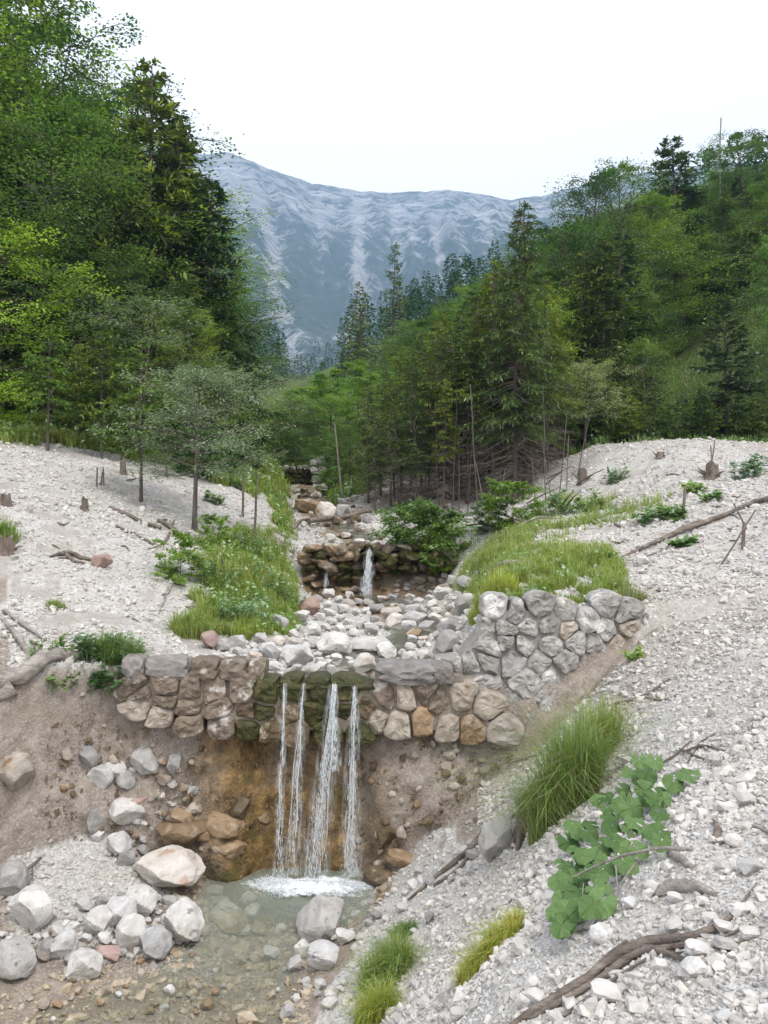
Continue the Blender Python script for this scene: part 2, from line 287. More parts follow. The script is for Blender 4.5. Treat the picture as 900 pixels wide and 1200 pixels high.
UP = [
 (7.0, [(-900, .8), (-300, -.8), (-100, -1.3), (0, -1.75), (140, -1.7), (530, -1.7), (575, -1.3), (800, -1.3), (900, -1.0), (1300, .1), (1800, 1.6)]),
 (8.6, [(-900, 1.2), (-300, -.3), (-100, -1.05), (0, -1.5), (60, -1.48), (140, -1.5), (290, -1.6), (530, -1.7), (575, -1.0), (800, -1.0), (900, -.9), (1300, .3), (1800, 1.9)]),
 (9.4, [(-900, 1.6), (-300, -.1), (-100, -.85), (0, -1.2), (60, -1.36), (140, -1.47), (200, -1.49), (285, -1.52), (310, -1.78), (430, -1.78), (445, -1.62), (520, -1.62), (545, -1.4), (580, -.95), (650, -.9), (800, -.86), (900, -.74), (1300, .5), (1800, 2.4)]),
 (11., [(-900, 2.1), (-300, .4), (0, -.7), (100, -.95), (180, -1.2), (215, -1.35), (240, -1.42), (270, -1.5), (350, -1.6), (430, -1.66), (500, -1.6), (530, -1.45), (552, -1.15), (580, -.75), (650, -.58), (760, -.62), (800, -.55), (900, -.3), (1300, 1.0), (1800, 3)]),
 (14., [(-900, 4), (-300, 1.6), (0, .5), (100, .1), (200, -.4), (250, -.7), (300, -.95), (340, -1.3), (365, -1.48), (440, -1.52), (500, -1.45), (530, -1.25), (560, -.75), (600, -.33), (700, -.1), (800, .18), (900, .5), (1300, 2), (1800, 5)]),
 (17.7, [(-900, 6), (-300, 3.0), (0, 1.65), (100, 1.15), (200, .5), (300, -.15), (340, -.75), (362, -1.3), (375, -1.42), (500, -1.43), (520, -1.1), (545, -.45), (600, .1), (700, .5), (800, 1.1), (900, 1.35), (1300, 3), (1800, 8)]),
 (18.5, [(-900, 6.4), (-300, 3.3), (0, 1.95), (100, 1.45), (200, .8), (300, .2), (330, -.1), (352, -.42), (375, -.5), (500, -.5), (522, -.3), (545, 0), (600, .25), (700, .65), (800, 1.3), (900, 1.55), (1300, 3.4), (1800, 8.5)]),
 (20.5, [(-900, 7.5), (-300, 4), (0, 2.45), (100, 2.0), (200, 1.4), (260, 1.0), (300, .7), (330, .2), (350, -.2), (430, -.2), (470, 0), (520, .2), (600, .5), (660, .8), (700, 1.15), (800, 1.9), (900, 2.0), (1300, 4), (1800, 9)]),
 (23.5, [(-900, 9), (-300, 5), (0, 3.1), (100, 2.65), (200, 2.05), (270, 1.75), (300, 1.35), (325, .75), (345, .2), (380, .15), (430, .2), (480, .35), (520, .5), (600, .9), (660, 1.5), (700, 2.3), (740, 2.6), (800, 2.7), (900, 2.65), (1300, 5), (1800, 10)]),
 (26., [(-900, 11), (-300, 6.2), (0, 3.8), (100, 3.2), (200, 2.6), (270, 2.2), (305, 1.7), (325, 1.2), (340, .55), (370, .5), (420, .65), (480, .9), (520, 1.1), (600, 1.7), (650, 2.4), (700, 2.9), (800, 2.85), (900, 2.8), (1300, 6), (1800, 12)]),
 (30., [(-900, 14), (-300, 8), (0, 5.0), (100, 4.3), (200, 3.4), (280, 2.9), (310, 2.2), (328, 1.7), (338, 1.05), (375, 1.0), (430, 1.3), (500, 1.9), (600, 2.5), (700, 3.0), (800, 3.05), (900, 3.1), (1300, 8), (1800, 15)]),
 (37.5, [(-900, 22), (-300, 13), (0, 8), (100, 7), (200, 6), (280, 4.5), (310, 3.5), (322, 2.9), (332, 2.05), (372, 2.05), (385, 2.4), (430, 2.7), (500, 3.4), (600, 3.7), (700, 4.1), (800, 5.0), (900, 6.2), (1300, 14), (1800, 24)]),
 (39., [(-900, 24), (-300, 14), (0, 8.8), (100, 7.6), (200, 6.5), (280, 4.9), (310, 4.0), (325, 3.3), (335, 2.95), (368, 2.95), (385, 3.2), (430, 3.3), (500, 3.8), (600, 4.1), (700, 4.8), (800, 6.0), (900, 7.4), (1300, 15), (1800, 25)]),
 (60., [(-900, 46), (-300, 27), (0, 18), (200, 13), (270, 10), (310, 7.2), (335, 5.6), (360, 5.0), (400, 5.6), (450, 7.2), (520, 8.4), (600, 9.5), (700, 12), (800, 15.5), (900, 20), (1300, 38), (1800, 60)]),
 (110., [(-900, 100), (-300, 60), (0, 40), (200, 28), (270, 20), (310, 15.5), (340, 13.5), (370, 14), (410, 16), (450, 19), (520, 22), (600, 25), (700, 30), (800, 35), (900, 42), (1300, 70), (1800, 100)]),
 (250., [(-900, 200), (-300, 120), (0, 85), (200, 62), (270, 50), (320, 43), (350, 41), (380, 44), (420, 49), (450, 53), (520, 60), (600, 66), (700, 76), (800, 88), (900, 100), (1300, 150), (1800, 200)]),
 (600., [(-900, 400), (-300, 260), (0, 190), (200, 140), (270, 122), (330, 104), (370, 102), (420, 110), (520, 128), (600, 145), (700, 168), (900, 215), (1300, 320), (1800, 420)]),
 (900., [(-900, 520), (-300, 360), (0, 270), (200, 200), (270, 175), (330, 150), (370, 148), (420, 158), (520, 185), (600, 215), (700, 250), (900, 320), (1300, 450), (1800, 560)]),
]
PXG = np.arange(-900, 1801, 4.0)
def table(secs, n, d0, d1):
    ld = np.linspace(math.log(d0), math.log(d1), n); S = np.array([np.interp(PXG, *zip(*s[1])) for s in secs]); L = np.log([s[0] for s in secs])
    k = np.clip(np.searchsorted(L, ld) - 1, 0, len(L) - 2); t = np.clip((ld - L[k]) / (L[k + 1] - L[k]), 0, 1)[:, None]
    T = S[k] * (1 - t) + S[k + 1] * t
    w = np.array([1, 4, 8, 10, 8, 4, 1.]); w /= w.sum()
    Tp = np.pad(T, ((0, 0), (3, 3)), 'edge'); T = sum(w[i] * Tp[:, i:i + T.shape[1]] for i in range(7))
    w2 = np.array([1, 2, 1.]) / 4; Tp = np.pad(T, ((1, 1), (0, 0)), 'edge'); T = sum(w2[i] * Tp[i:i + T.shape[0]] for i in range(3))
    return ld, T
TL, TU = table(LOW, 260, .4, 9.8), table(UP, 520, 7.0, 900.)
def look(tb, px, y):
    ld, T = tb; a = np.clip((np.log(np.maximum(y, .05)) - ld[0]) / (ld[1] - ld[0]), 0, len(ld) - 1.001); b = np.clip((px - PXG[0]) / 4., 0, len(PXG) - 1.001)
    i, j = a.astype(int), b.astype(int); fa, fb = a - i, b - j
    return (T[i, j] * (1 - fb) + T[i, j + 1] * fb) * (1 - fa) + (T[i + 1, j] * (1 - fb) + T[i + 1, j + 1] * fb) * fa
EDGE = [(-900, 6.8), (-300, 7.6), (0, 8.45), (60, 8.85), (110, 9.1), (140, 9.2), (282, 9.22), (304, 9.46), (426, 9.46), (446, 9.24), (530, 9.22), (560, 9.4), (650, 9.52), (800, 9.7), (1800, 9.7)]
CW = .34
def edge(px): return np.interp(px, *zip(*EDGE))
def ground_raw(x, y):
    y = np.maximum(y, .3); px = 450 + F * x / y; e = edge(px)
    e = e + .05 * fbm(x * 2.3, x * .7 + 5, 0, 3, 5) * (np.abs(px - 335) > 220)
    lo, up = look(TL, px, y), look(TU, px, y)
    s = np.clip((y - (e - CW)) / CW, 0, 1)
    s2 = np.where(s < .8, s * .62 / .8, .62 + (s - .8) / .2 * .38)
    z = lo + (up - lo) * s2
    return z, px, s, e
def H(x, y):
    x = np.asarray(x, float); y = np.asarray(y, float)
    z, px, s, e = ground_raw(x, y)
    far = np.clip((y - 12) / 25, 0, 1); vf = np.clip((y - 45) / 150, 0, 1)
    rough = .045 * fbm(x * 1.1, y * 1.1, 0, 4, 1) + .018 * fbm(x * 6, y * 6, 0, 3, 2) + far * .22 * fbm(x * .35, y * .35, 0, 3, 3) + vf * 5 * fbm(x * .03, y * .03, 0, 4, 4)
    inpool = (z < -3.72) & (y < 9.3)
    return z + ZC + np.where(inpool, rough * .4, rough)
def hit(px, py, dmin=1.5, dmax=800):
    u, e = ray(px, py); u = np.atleast_1d(u).astype(float); e = np.atleast_1d(e).astype(float)
    ds = np.exp(np.arange(math.log(dmin), math.log(dmax), .012)); D = np.full(u.shape, float(dmax)); done = np.zeros(u.shape, bool); prev = dmin
    for d in ds:
        b = (~done) & (H(u * d, np.full(u.shape, d)) > ZC + e * d)
        D[b] = (d + prev) / 2; done |= b; prev = d
        if done.all(): break
    return np.stack([u * D, D, H(u * D, D)], -1)
def hit1(px, py, **k): return Vector(hit(np.array([px]), np.array([py]), **k)[0])
def Hs(x, y): return float(H(np.array([x]), np.array([y]))[0])
# ------------------------------------------------------------------ zones of ground cover, kept in world space per vertex
G_L = [(203, 748), (352, 742), (350, 690), (340, 640), (345, 600), (322, 555), (300, 522), (275, 538), (318, 590), (322, 630), (262, 628), (236, 650), (232, 700)]
G_R = [(528, 690), (548, 660), (590, 632), (640, 640), (700, 642), (722, 655), (742, 702), (640, 712), (572, 716)]
G_R2 = [(590, 640), (610, 610), (650, 588), (720, 592), (790, 580), (800, 602), (740, 618), (690, 622), (640, 640)]
def zones(x, y, z):
    px, py = to_px(x, y, z); zz, pxx, s, e = ground_raw(x, y)
    n = fbm(x * 1.7, y * 1.7, 0, 3, 31); n2 = fbm(x * 5, y * 5, 0, 3, 37)
    dx = px + n * 12 + n2 * 6; dy = py + n * 8 + n2 * 4
    g = np.zeros(x.shape)
    g[in_poly(dx, dy, G_L) & (y > 9.6) & (y < 40)] = 1
    g[in_poly(dx, dy, G_R) & (y > 9.5) & (y < 25)] = 1
    g[in_poly(dx, dy, G_R2) & (y > 9.5) & (y < 25) & (n2 + n > .05)] = 1
    g[(y > 9.6) & (y < 20) & (n2 > .42)] = 0
    tree_l = np.interp(px, [-900, 0, 100, 200, 260, 300, 322], [19.5, 20.6, 22, 23.5, 21.5, 22, 27]) 
    g[(px < 333) & (y + n * .8 > tree_l)] = 1
    g[(px > 385) & (y + n > np.interp(px, [385, 450, 560, 640, 700, 900], [27, 34, 33, 31, 26.5, 26])) ] = 1
    g[(y > 39.5)] = 1
    bare = (vnoise(x * .02 + 3, y * .02, 0, 77) > .72) & (y > 60) & (px > 300) & (px < 430)
    g[bare] = 0
    sand = np.zeros(x.shape)
    sp = [(-400, 800), (130, 800), (620, 790), (680, 735), (760, 700), (850, 660), (900, 640), (1000, 600), (900, 745), (740, 840), (640, 935), (600, 960), (430, 1010), (230, 1010), (180, 930), (60, 900), (-10, 1010), (-400, 1000)]
    sand[in_poly(px + n * 25 + n2 * 8, py + n * 18 + n2 * 6, sp) & (y < 10.2)] = 1
    sand[px > 560] *= .4
    sand[(s > .02) & (s < .98) & (px < 740)] = 1
    sand[(px < 10) & (y < 12) & (n > -.1)] = 1
    sand[(y > 10) & (n > .55)] = .5
    wet = np.zeros(x.shape)
    ww = np.clip(1 - np.abs(px - 340 + n * 26) / 125, 0, 1) * 2.6
    wet = np.where((y > 8.4) & (y < 9.6), np.clip(ww, 0, 1), wet)
    low = np.clip((-3.66 + n * .05 - zz) / .06, 0, 1) * (y < 9.3); wet = np.maximum(wet, low * np.where(y > 8.2, .5, .12)); sand = np.maximum(sand, (low > .3) * 1.)
    ch = (y > 9.3) & (y < 38) & (np.abs(px - np.interp(y, [9.3, 11, 13, 15, 18, 25, 38], [375, 440, 505, 455, 432, 385, 352]) + n * 14) < np.interp(y, [9.3, 11, 38], [60, 34, 12]))
    wet[ch] = .8
    hol = (y > 17.0) & (y < 18.7) & (px > 352) & (px < 530); sand[hol] = 1; wet[hol & (px < 450)] = .8; wet[hol & (px >= 450)] = .45  # wet earth whose dark brown also stands in for shade of the undercut
    return g, sand, wet
def ground_material():
    t = NT('valley_ground'); at_ = t.n('Attribute', attribute_name='zones').outputs['Color']; sp = t.n('SeparateColor'); t.set(sp.inputs[0], at_)
    g, sd, wt_ = sp.outputs[0], sp.outputs[1], sp.outputs[2]
    vor = t.n('TexVoronoi', {'Scale': 24.}); t.set(vor.inputs['Vector'], t.pos())
    vor2 = t.n('TexVoronoi', {'Scale': 60.}); t.set(vor2.inputs['Vector'], t.pos())
    n1 = t.noise(1.3, 5); n2 = t.noise(9, 5); n3 = t.noise(45, 4)
    sc = t.n('SeparateColor'); t.set(sc.inputs[0], vor.outputs['Color']); sc2 = t.n('SeparateColor'); t.set(sc2.inputs[0], vor2.outputs['Color'])
    gr = t.ramp(sc.outputs[0], (0, (.29, .275, .255)), (.5, (.43, .415, .395)), (1, (.58, .565, .545)))
    gr = t.mix(.55, gr, t.ramp(sc2.outputs[1], (0, (.26, .24, .22)), (1, (.60, .585, .565))))
    gr = t.mix(t.ramp(n1, (.42, 0.), (.72, .55)), gr, (.35, .31, .27))
    sand = t.ramp(n2, (.3, (.205, .168, .14)), (.7, (.345, .30, .262)))
    sand = t.mix(t.ramp(sc2.outputs[2], (.78, 0.), (.84, .65)), sand, (.40, .37, .34))
    sand = t.mix(t.ramp(n1, (.4, 0.), (.65, .55)), sand, (.20, .155, .12))
    soil = t.ramp(n2, (.3, (.045, .065, .02)), (.55, (.09, .125, .03)), (.75, (.15, .17, .05)))
    soil = t.mix(t.ramp(n1, (.5, 0.), (.7, .6)), soil, (.075, .10, .03))
    wetc = t.ramp(n2, (.3, (.06, .038, .018)), (.5, (.17, .105, .042)), (.72, (.33, .205, .075)))
    wetc = t.mix(t.ramp(t.noise(2.2, 4), (.52, 0.), (.66, .7)), wetc, (.075, .07, .02))
    wetc = t.mix(t.ramp(n3, (.55, 0.), (.7, .5)), wetc, (.20, .16, .11))
    c = t.mix(sd, gr, sand); c = t.mix(wt_, c, wetc); c = t.mix(g, c, soil)
    inv = t.math('SUBTRACT', 1., vor.outputs['Distance'])
    h = t.math('ADD', t.math('MULTIPLY', inv, .6), t.math('MULTIPLY', t.math('SUBTRACT', 1., vor2.outputs['Distance']), .4)); h = t.math('ADD', h, t.math('MULTIPLY', n2, .8))
    rough = t.mix(wt_, (.95, .95, .95), (.38, .38, .38))
    t.principled(c, rough, t.bump(h, .55, .03)); return t.m
M['ground'] = ground_material()
def build_ground():
    cols = np.concatenate([np.linspace(-900, -60, 60, endpoint=False), np.arange(-60, 960, 4.2), np.linspace(964, 1800, 60)])
    U = (cols - 450) / F; n1, n2, n3 = 190, 54, 300
    e = edge(cols)
    r1 = np.exp(np.linspace(math.log(.5), 0, n1)[:, None] * np.ones_like(U)); 
    a = np.linspace(0, 1, n1)[:, None]; Y1 = np.exp(math.log(.6) * (1 - a) + np.log(e - CW - .06)[None] * a)
    b = np.linspace(0, 1, n2 + 1)[1:, None]; Y2 = (e - CW - .06)[None] + (CW + .12) * b
    c = np.linspace(0, 1, n3 + 1)[1:, None]; Y3 = np.exp(np.log(e + .06)[None] * (1 - c) + math.log(880) * c)
    Y = np.vstack([Y1, Y2, Y3]); X = U[None] * Y
    Z = H(X, Y)
    # the scoured earth face: horizontal relief so that it is not a smooth sheet
    zz, px, s, ee = ground_raw(X, Y); band = np.clip(np.minimum(s, 1 - s) * 6, 0, 1)
    Yd = Y - band * (.07 * fbm(X * 2.2, Z * 1.2, 0, 4, 8) + .035 * fbm(X * 9, Z * 5, 0, 3, 9) + .03)
    # rounded rib of earth left of the fall
    rib = np.exp(-((px - 262) / 16.) ** 2) + .7 * np.exp(-((px - 300) / 14.) ** 2)
    Yd = Yd - band * .16 * rib * np.clip((1.45 - Z) / 1.5, 0, 1)
    g, sd, w = zones(X, Y, Z)
    G = Geo(); R_, K = Y.shape; i = np.arange(R_ - 1)[:, None] * K; j = np.arange(K - 1)[None]
    G.add(np.stack([X, Yd, Z], -1).reshape(-1, 3), np.stack([i + j, i + j + 1, i + K + j + 1, i + K + j], -1).reshape(-1, 4))
    me = G.mesh('ground', M['ground'], True)
    ca = me.color_attributes.new('zones', 'FLOAT_COLOR', 'POINT')
    col = np.stack([g, sd, w, np.ones_like(g)], -1).reshape(-1)
    ca.data.foreach_set('color', col.astype(np.float32))
    return tag(link('ground', me), kind='structure')
ground = build_ground()
# ------------------------------------------------------------------ the mountain at the head of the valley
def mountain():
    t = NT('limestone_mountain'); p = t.pos()
    sx = t.n('SeparateXYZ'); t.set(sx.inputs[0], p); below = t.n('Attribute', attribute_name='below').outputs['Fac']
    warp = t.noise(.0022, 3, .5); w2 = t.noise(.009, 4, .6)
    h = t.math('ADD', below, t.math('ADD', t.math('MULTIPLY', warp, 170.), t.math('MULTIPLY', w2, 26.)))
    cmb = t.n('CombineXYZ'); t.set(cmb.inputs[0], t.math('MULTIPLY', sx.outputs[0], .005)); t.set(cmb.inputs[2], t.math('MULTIPLY', h, .045))
    strata = t.noise(1., 4, .75, cmb.outputs[0]); cmbf = t.n('CombineXYZ'); t.set(cmbf.inputs[0], t.math('MULTIPLY', sx.outputs[0], .03)); t.set(cmbf.inputs[2], t.math('MULTIPLY', h, .12))
    fine = t.noise(1., 4, .75, cmbf.outputs[0])
    rockc = t.ramp(strata, (.34, (.14, .145, .145)), (.5, (.29, .285, .275)), (.64, (.48, .465, .45)))
    rockc = t.mix(t.ramp(fine, (.46, 0.), (.6, .65)), rockc, (.20, .205, .20))
    veg = t.ramp(t.noise(.02, 6, .75), (.3, (.03, .05, .035)), (.7, (.075, .10, .06)))
    at_ = t.n('Attribute', attribute_name='rock').outputs['Fac']
    f = t.math('ADD', at_, t.math('MULTIPLY', t.math('SUBTRACT', t.noise(.02, 8, .85), .5), 1.9)); f = t.math('ADD', f, t.math('MULTIPLY', t.math('SUBTRACT', strata, .5), .75))
    f = t.math('ADD', f, t.math('MULTIPLY', t.math('SUBTRACT', fine, .5), 1.1))
    c = t.mix(t.ramp(f, (.45, 0.), (.54, 1.)), veg, rockc)
    t.principled(c, .95, t.bump(t.math('ADD', strata, fine), .8, 5.), 0.1)
    K, R_ = 560, 230
    px = np.linspace(-700, 1700, K); v = np.linspace(0, 1, R_)
    ridge = np.interp(px, [-700, -200, 100, 200, 238, 262, 290, 330, 365, 400, 440, 480, 520, 545, 575, 600, 615, 640, 680, 740, 850, 1100, 1700],
                      [260, 200, 170, 168, 176, 173, 182, 200, 210, 217, 221, 221, 219, 220, 224, 231, 229, 224, 214, 200, 185, 200, 260])
    ridge = ridge + 1.2 * fbm(px * .08, px * 0, 0, 3, 50)
    Yr = np.interp(px, [-700, 100, 240, 400, 520, 640, 900, 1700], [2300, 2300, 2350, 2700, 2750, 2600, 2300, 2200])
    Yb = np.interp(px, [-700, 100, 240, 400, 520, 640, 900, 1700], [780, 800, 900, 1100, 1050, 900, 780, 780])
    zb = np.interp(px, [-700, 0, 200, 300, 350, 410, 470, 600, 900, 1700], [300, 240, 180, 130, 120, 130, 160, 180, 250, 300])
    zr = (625 - ridge) / F * Yr
    V_, PX = np.meshgrid(v, px, indexing='ij'); prof = V_ ** 1.12
    Y = Yb + (Yr - Yb) * V_; X = (PX - 450) / F * Y; Z = zb + (zr - zb) * prof
    Zs = Z.copy()
    # gullies running down the face, converging near the bottom
    gx = (PX - 380) / (1.0 - .45 * (1 - V_)) + 380
    gul = np.abs(fbm(gx * .022 + fbm(PX * .01, V_ * 3, 0, 3, 61) * .8, V_ * .7, 0, 4, 60))
    rid = 1 - gul * 1.6
    env = np.sin(np.clip(V_, 0, 1) * math.pi) ** .6
    Z = Z + env * (-rid * 34 + 26 * fbm(X * .006, Z * .006, 0, 4, 62)) + env * 10 * fbm(X * .02, Z * .03, 0, 3, 64)
    wv = 6 * fbm(V_ * 5, PX * .01, 0, 3, 66)
    rock_ = .12 + .38 * np.clip((V_ - .45) / .4, 0, 1)
    for (x0, v0, x1, v1, w0, w1, amp) in [(268, .95, 292, .35, 20, 7, .35), (300, .85, 352, .05, 8, 30, .6), (420, .9, 428, .40, 9, 6, .5), (428, .55, 400, .05, 16, 34, .45), (462, .9, 470, .5, 6, 3, .3), (508, .85, 516, .35, 8, 4, .5), (530, .75, 548, .4, 14, 6, .35), (480, .8, 490, .45, 5, 3, .3), (246, .7, 262, .3, 7, 4, .4), (560, .9, 575, .5, 8, 4, .35), (375, .92, 385, .6, 10, 4, .3)]:
        q = np.clip((V_ - v0) / (v1 - v0), 0, 1); cx = x0 + (x1 - x0) * q; ww_ = w0 + (w1 - w0) * q
        rock_ = rock_ + amp * .65 * np.exp(-((PX + wv - cx) / ww_) ** 2) * np.clip((v0 + .06 - V_) / .08, 0, 1) * np.clip((V_ - v1 + .06) / .08, 0, 1)
    rock_ = rock_ + .12 * rid * np.clip(1 - V_, 0, 1)
    below_ = (zr - Zs) + .25 * (Zs - Z)
    # far side falls away behind the ridge
    Yc = np.vstack([Y, Yr + 250, Yr + 900]); Xc = np.vstack([X, (px - 450) / F * (Yr + 200), (px - 450) / F * (Yr + 850)]); Zc = np.vstack([Z, zr - 160, zr - 900])
    rock_ = np.vstack([rock_, rock_[-1:], rock_[-1:]]); below_ = np.vstack([below_, below_[-1:], below_[-1:]]); R2 = R_ + 2
    G = Geo(); i = np.arange(R2 - 1)[:, None] * K; j = np.arange(K - 1)[None]
    G.add(np.stack([Xc, Yc, Zc + ZC], -1).reshape(-1, 3), np.stack([i + j, i + j + 1, i + K + j + 1, i + K + j], -1).reshape(-1, 4))
    me = G.mesh('mountain', t.m, True); a = me.attributes.new('rock', 'FLOAT', 'POINT'); a.data.foreach_set('value', rock_.astype(np.float32).ravel()); a = me.attributes.new('below', 'FLOAT', 'POINT'); a.data.foreach_set('value', below_.astype(np.float32).ravel())
    return tag(link('mountain', me), kind='structure')
mountain()
# ------------------------------------------------------------------ water
WL = 0.0
def water_mat(name, tint, milk, mcol, bscale=9., bstr=.6, rough=.04):
    t = NT(name); n = t.noise(bscale, 4, .6); n2 = t.noise(bscale * 4, 3, .5)
    b = t.bump(t.math('ADD', n, t.math('MULTIPLY', n2, .4)), bstr, .02)
    tr = t.n('BsdfTransparent'); t.set(tr.inputs[0], tint)
    df = t.n('BsdfDiffuse'); t.set(df.inputs[0], mcol)
    m1 = t.n('MixShader', {0: milk}); t.set(m1.inputs[1], tr.outputs[0]); t.set(m1.inputs[2], df.outputs[0])
    gl = t.n('BsdfGlossy', {'Roughness': rough})
    if name.startswith('clear_green'):
        sy_ = t.n('SeparateXYZ'); t.set(sy_.inputs[0], t.pos()); t.set(m1.inputs[0], t.ramp(t.math('MULTIPLY', t.math('ADD', sy_.outputs[1], t.math('MULTIPLY', t.noise(1.5, 3), .8)), .1), (.68, .03), (.74, .10), (.88, .30))); t.set(gl.inputs['Normal'], b)
    fr = t.n('Fresnel', {'IOR': 1.33}); t.set(fr.inputs['Normal'], b)
    m2 = t.n('MixShader'); t.set(m2.inputs[0], fr.outputs[0]); t.set(m2.inputs[1], m1.outputs[0]); t.set(m2.inputs[2], gl.outputs[0])
    t.t.links.new(m2.outputs[0], t.out.inputs[0]); return t.m
M['pool'] = water_mat('clear_green_pool_water', (.95, .97, .93), .26, (.60, .66, .55))
M['brook'] = water_mat('clear_brook_water', (.78, .80, .74), .22, (.42, .43, .38), 16, .5)
def pool():
    G = Geo(); n = 90; X, Y = np.meshgrid(np.linspace(-7, 1.2, n), np.linspace(1.2, 9.32, n)); Z = np.full(X.shape, WL) + .004 * fbm(X * 3, Y * 3, 0, 3, 90) + .012 * np.exp(-((X + .75) ** 2 + (Y - 8.5) ** 2) / .3) * np.sin(np.hypot(X + .75, Y - 8.6) * 30)
    i = np.arange(n - 1)[:, None] * n; j = np.arange(n - 1)[None]
    G.add(np.stack([X, Y, Z], -1).reshape(-1, 3), np.stack([i + j, i + j + 1, i + n + j + 1, i + n + j], -1).reshape(-1, 4))
    return tag(link('pool_water', G.mesh('pool_water', M['pool'], True)), kind='structure')
pool()
def brook(name, pts, wid, mat):
    # a thin sheet of water following the bed: pts = (x, y, z) down the middle
    P = np.array(pts, float); k = 60; tt = np.linspace(0, 1, k); s = np.linspace(0, 1, len(P))
    Q = np.stack([np.interp(tt, s, P[:, i]) for i in range(3)], -1); w = np.interp(tt, s, wid); m = 13
    a = np.linspace(-1, 1, m)[None]; X = Q[:, :1] + a * w[:, None] * (1 + .25 * fbm(Q[:, 1:2] * 2, a * 2, 0, 3, 12)); Y = np.repeat(Q[:, 1:2], m, 1); Z = np.repeat(Q[:, 2:], m, 1) + .01 * fbm(X * 4, Y * 4, 0, 2, 13)
    G = Geo(); i = np.arange(k - 1)[:, None] * m; j = np.arange(m - 1)[None]
    G.add(np.stack([X, Y, Z], -1).reshape(-1, 3), np.stack([i + j, i + j + 1, i + m + j + 1, i + m + j], -1).reshape(-1, 4))
    return tag(link(name, G.mesh(name, mat, True)), kind='structure')
# ------------------------------------------------------------------ quick lookup of where a photo pixel meets the ground
_hu = (np.arange(-80, 981, 2.0) - 450) / F; _hd = np.exp(np.linspace(math.log(1.2), math.log(700), 1500))
_he = (H(_hu[None] * _hd[:, None], np.repeat(_hd[:, None], len(_hu), 1)) - ZC) / _hd[:, None]
def hitp(px, py, dmin=0., dmax=1e9):
    u, e = ray(px, py); j = int(np.clip(round(float((u - _hu[0]) / (_hu[1] - _hu[0]))), 0, len(_hu) - 1))
    ok = (_he[:, j] > e) & (_hd > dmin); i = int(np.argmax(ok)) if ok.any() else len(_hd) - 1
    d = min(float(_hd[i]), dmax); return Vector((float(u) * d, d, Hs(float(u) * d, d)))
def wl(v): return np.array(v[:])
def gnormal(x, y, e=.08):
    n = np.stack([-(H(x + e, y) - H(x - e, y)) / (2 * e), -(H(x, y + e) - H(x, y - e)) / (2 * e), np.ones_like(x)], -1)
    return n / np.linalg.norm(n, axis=1)[:, None]
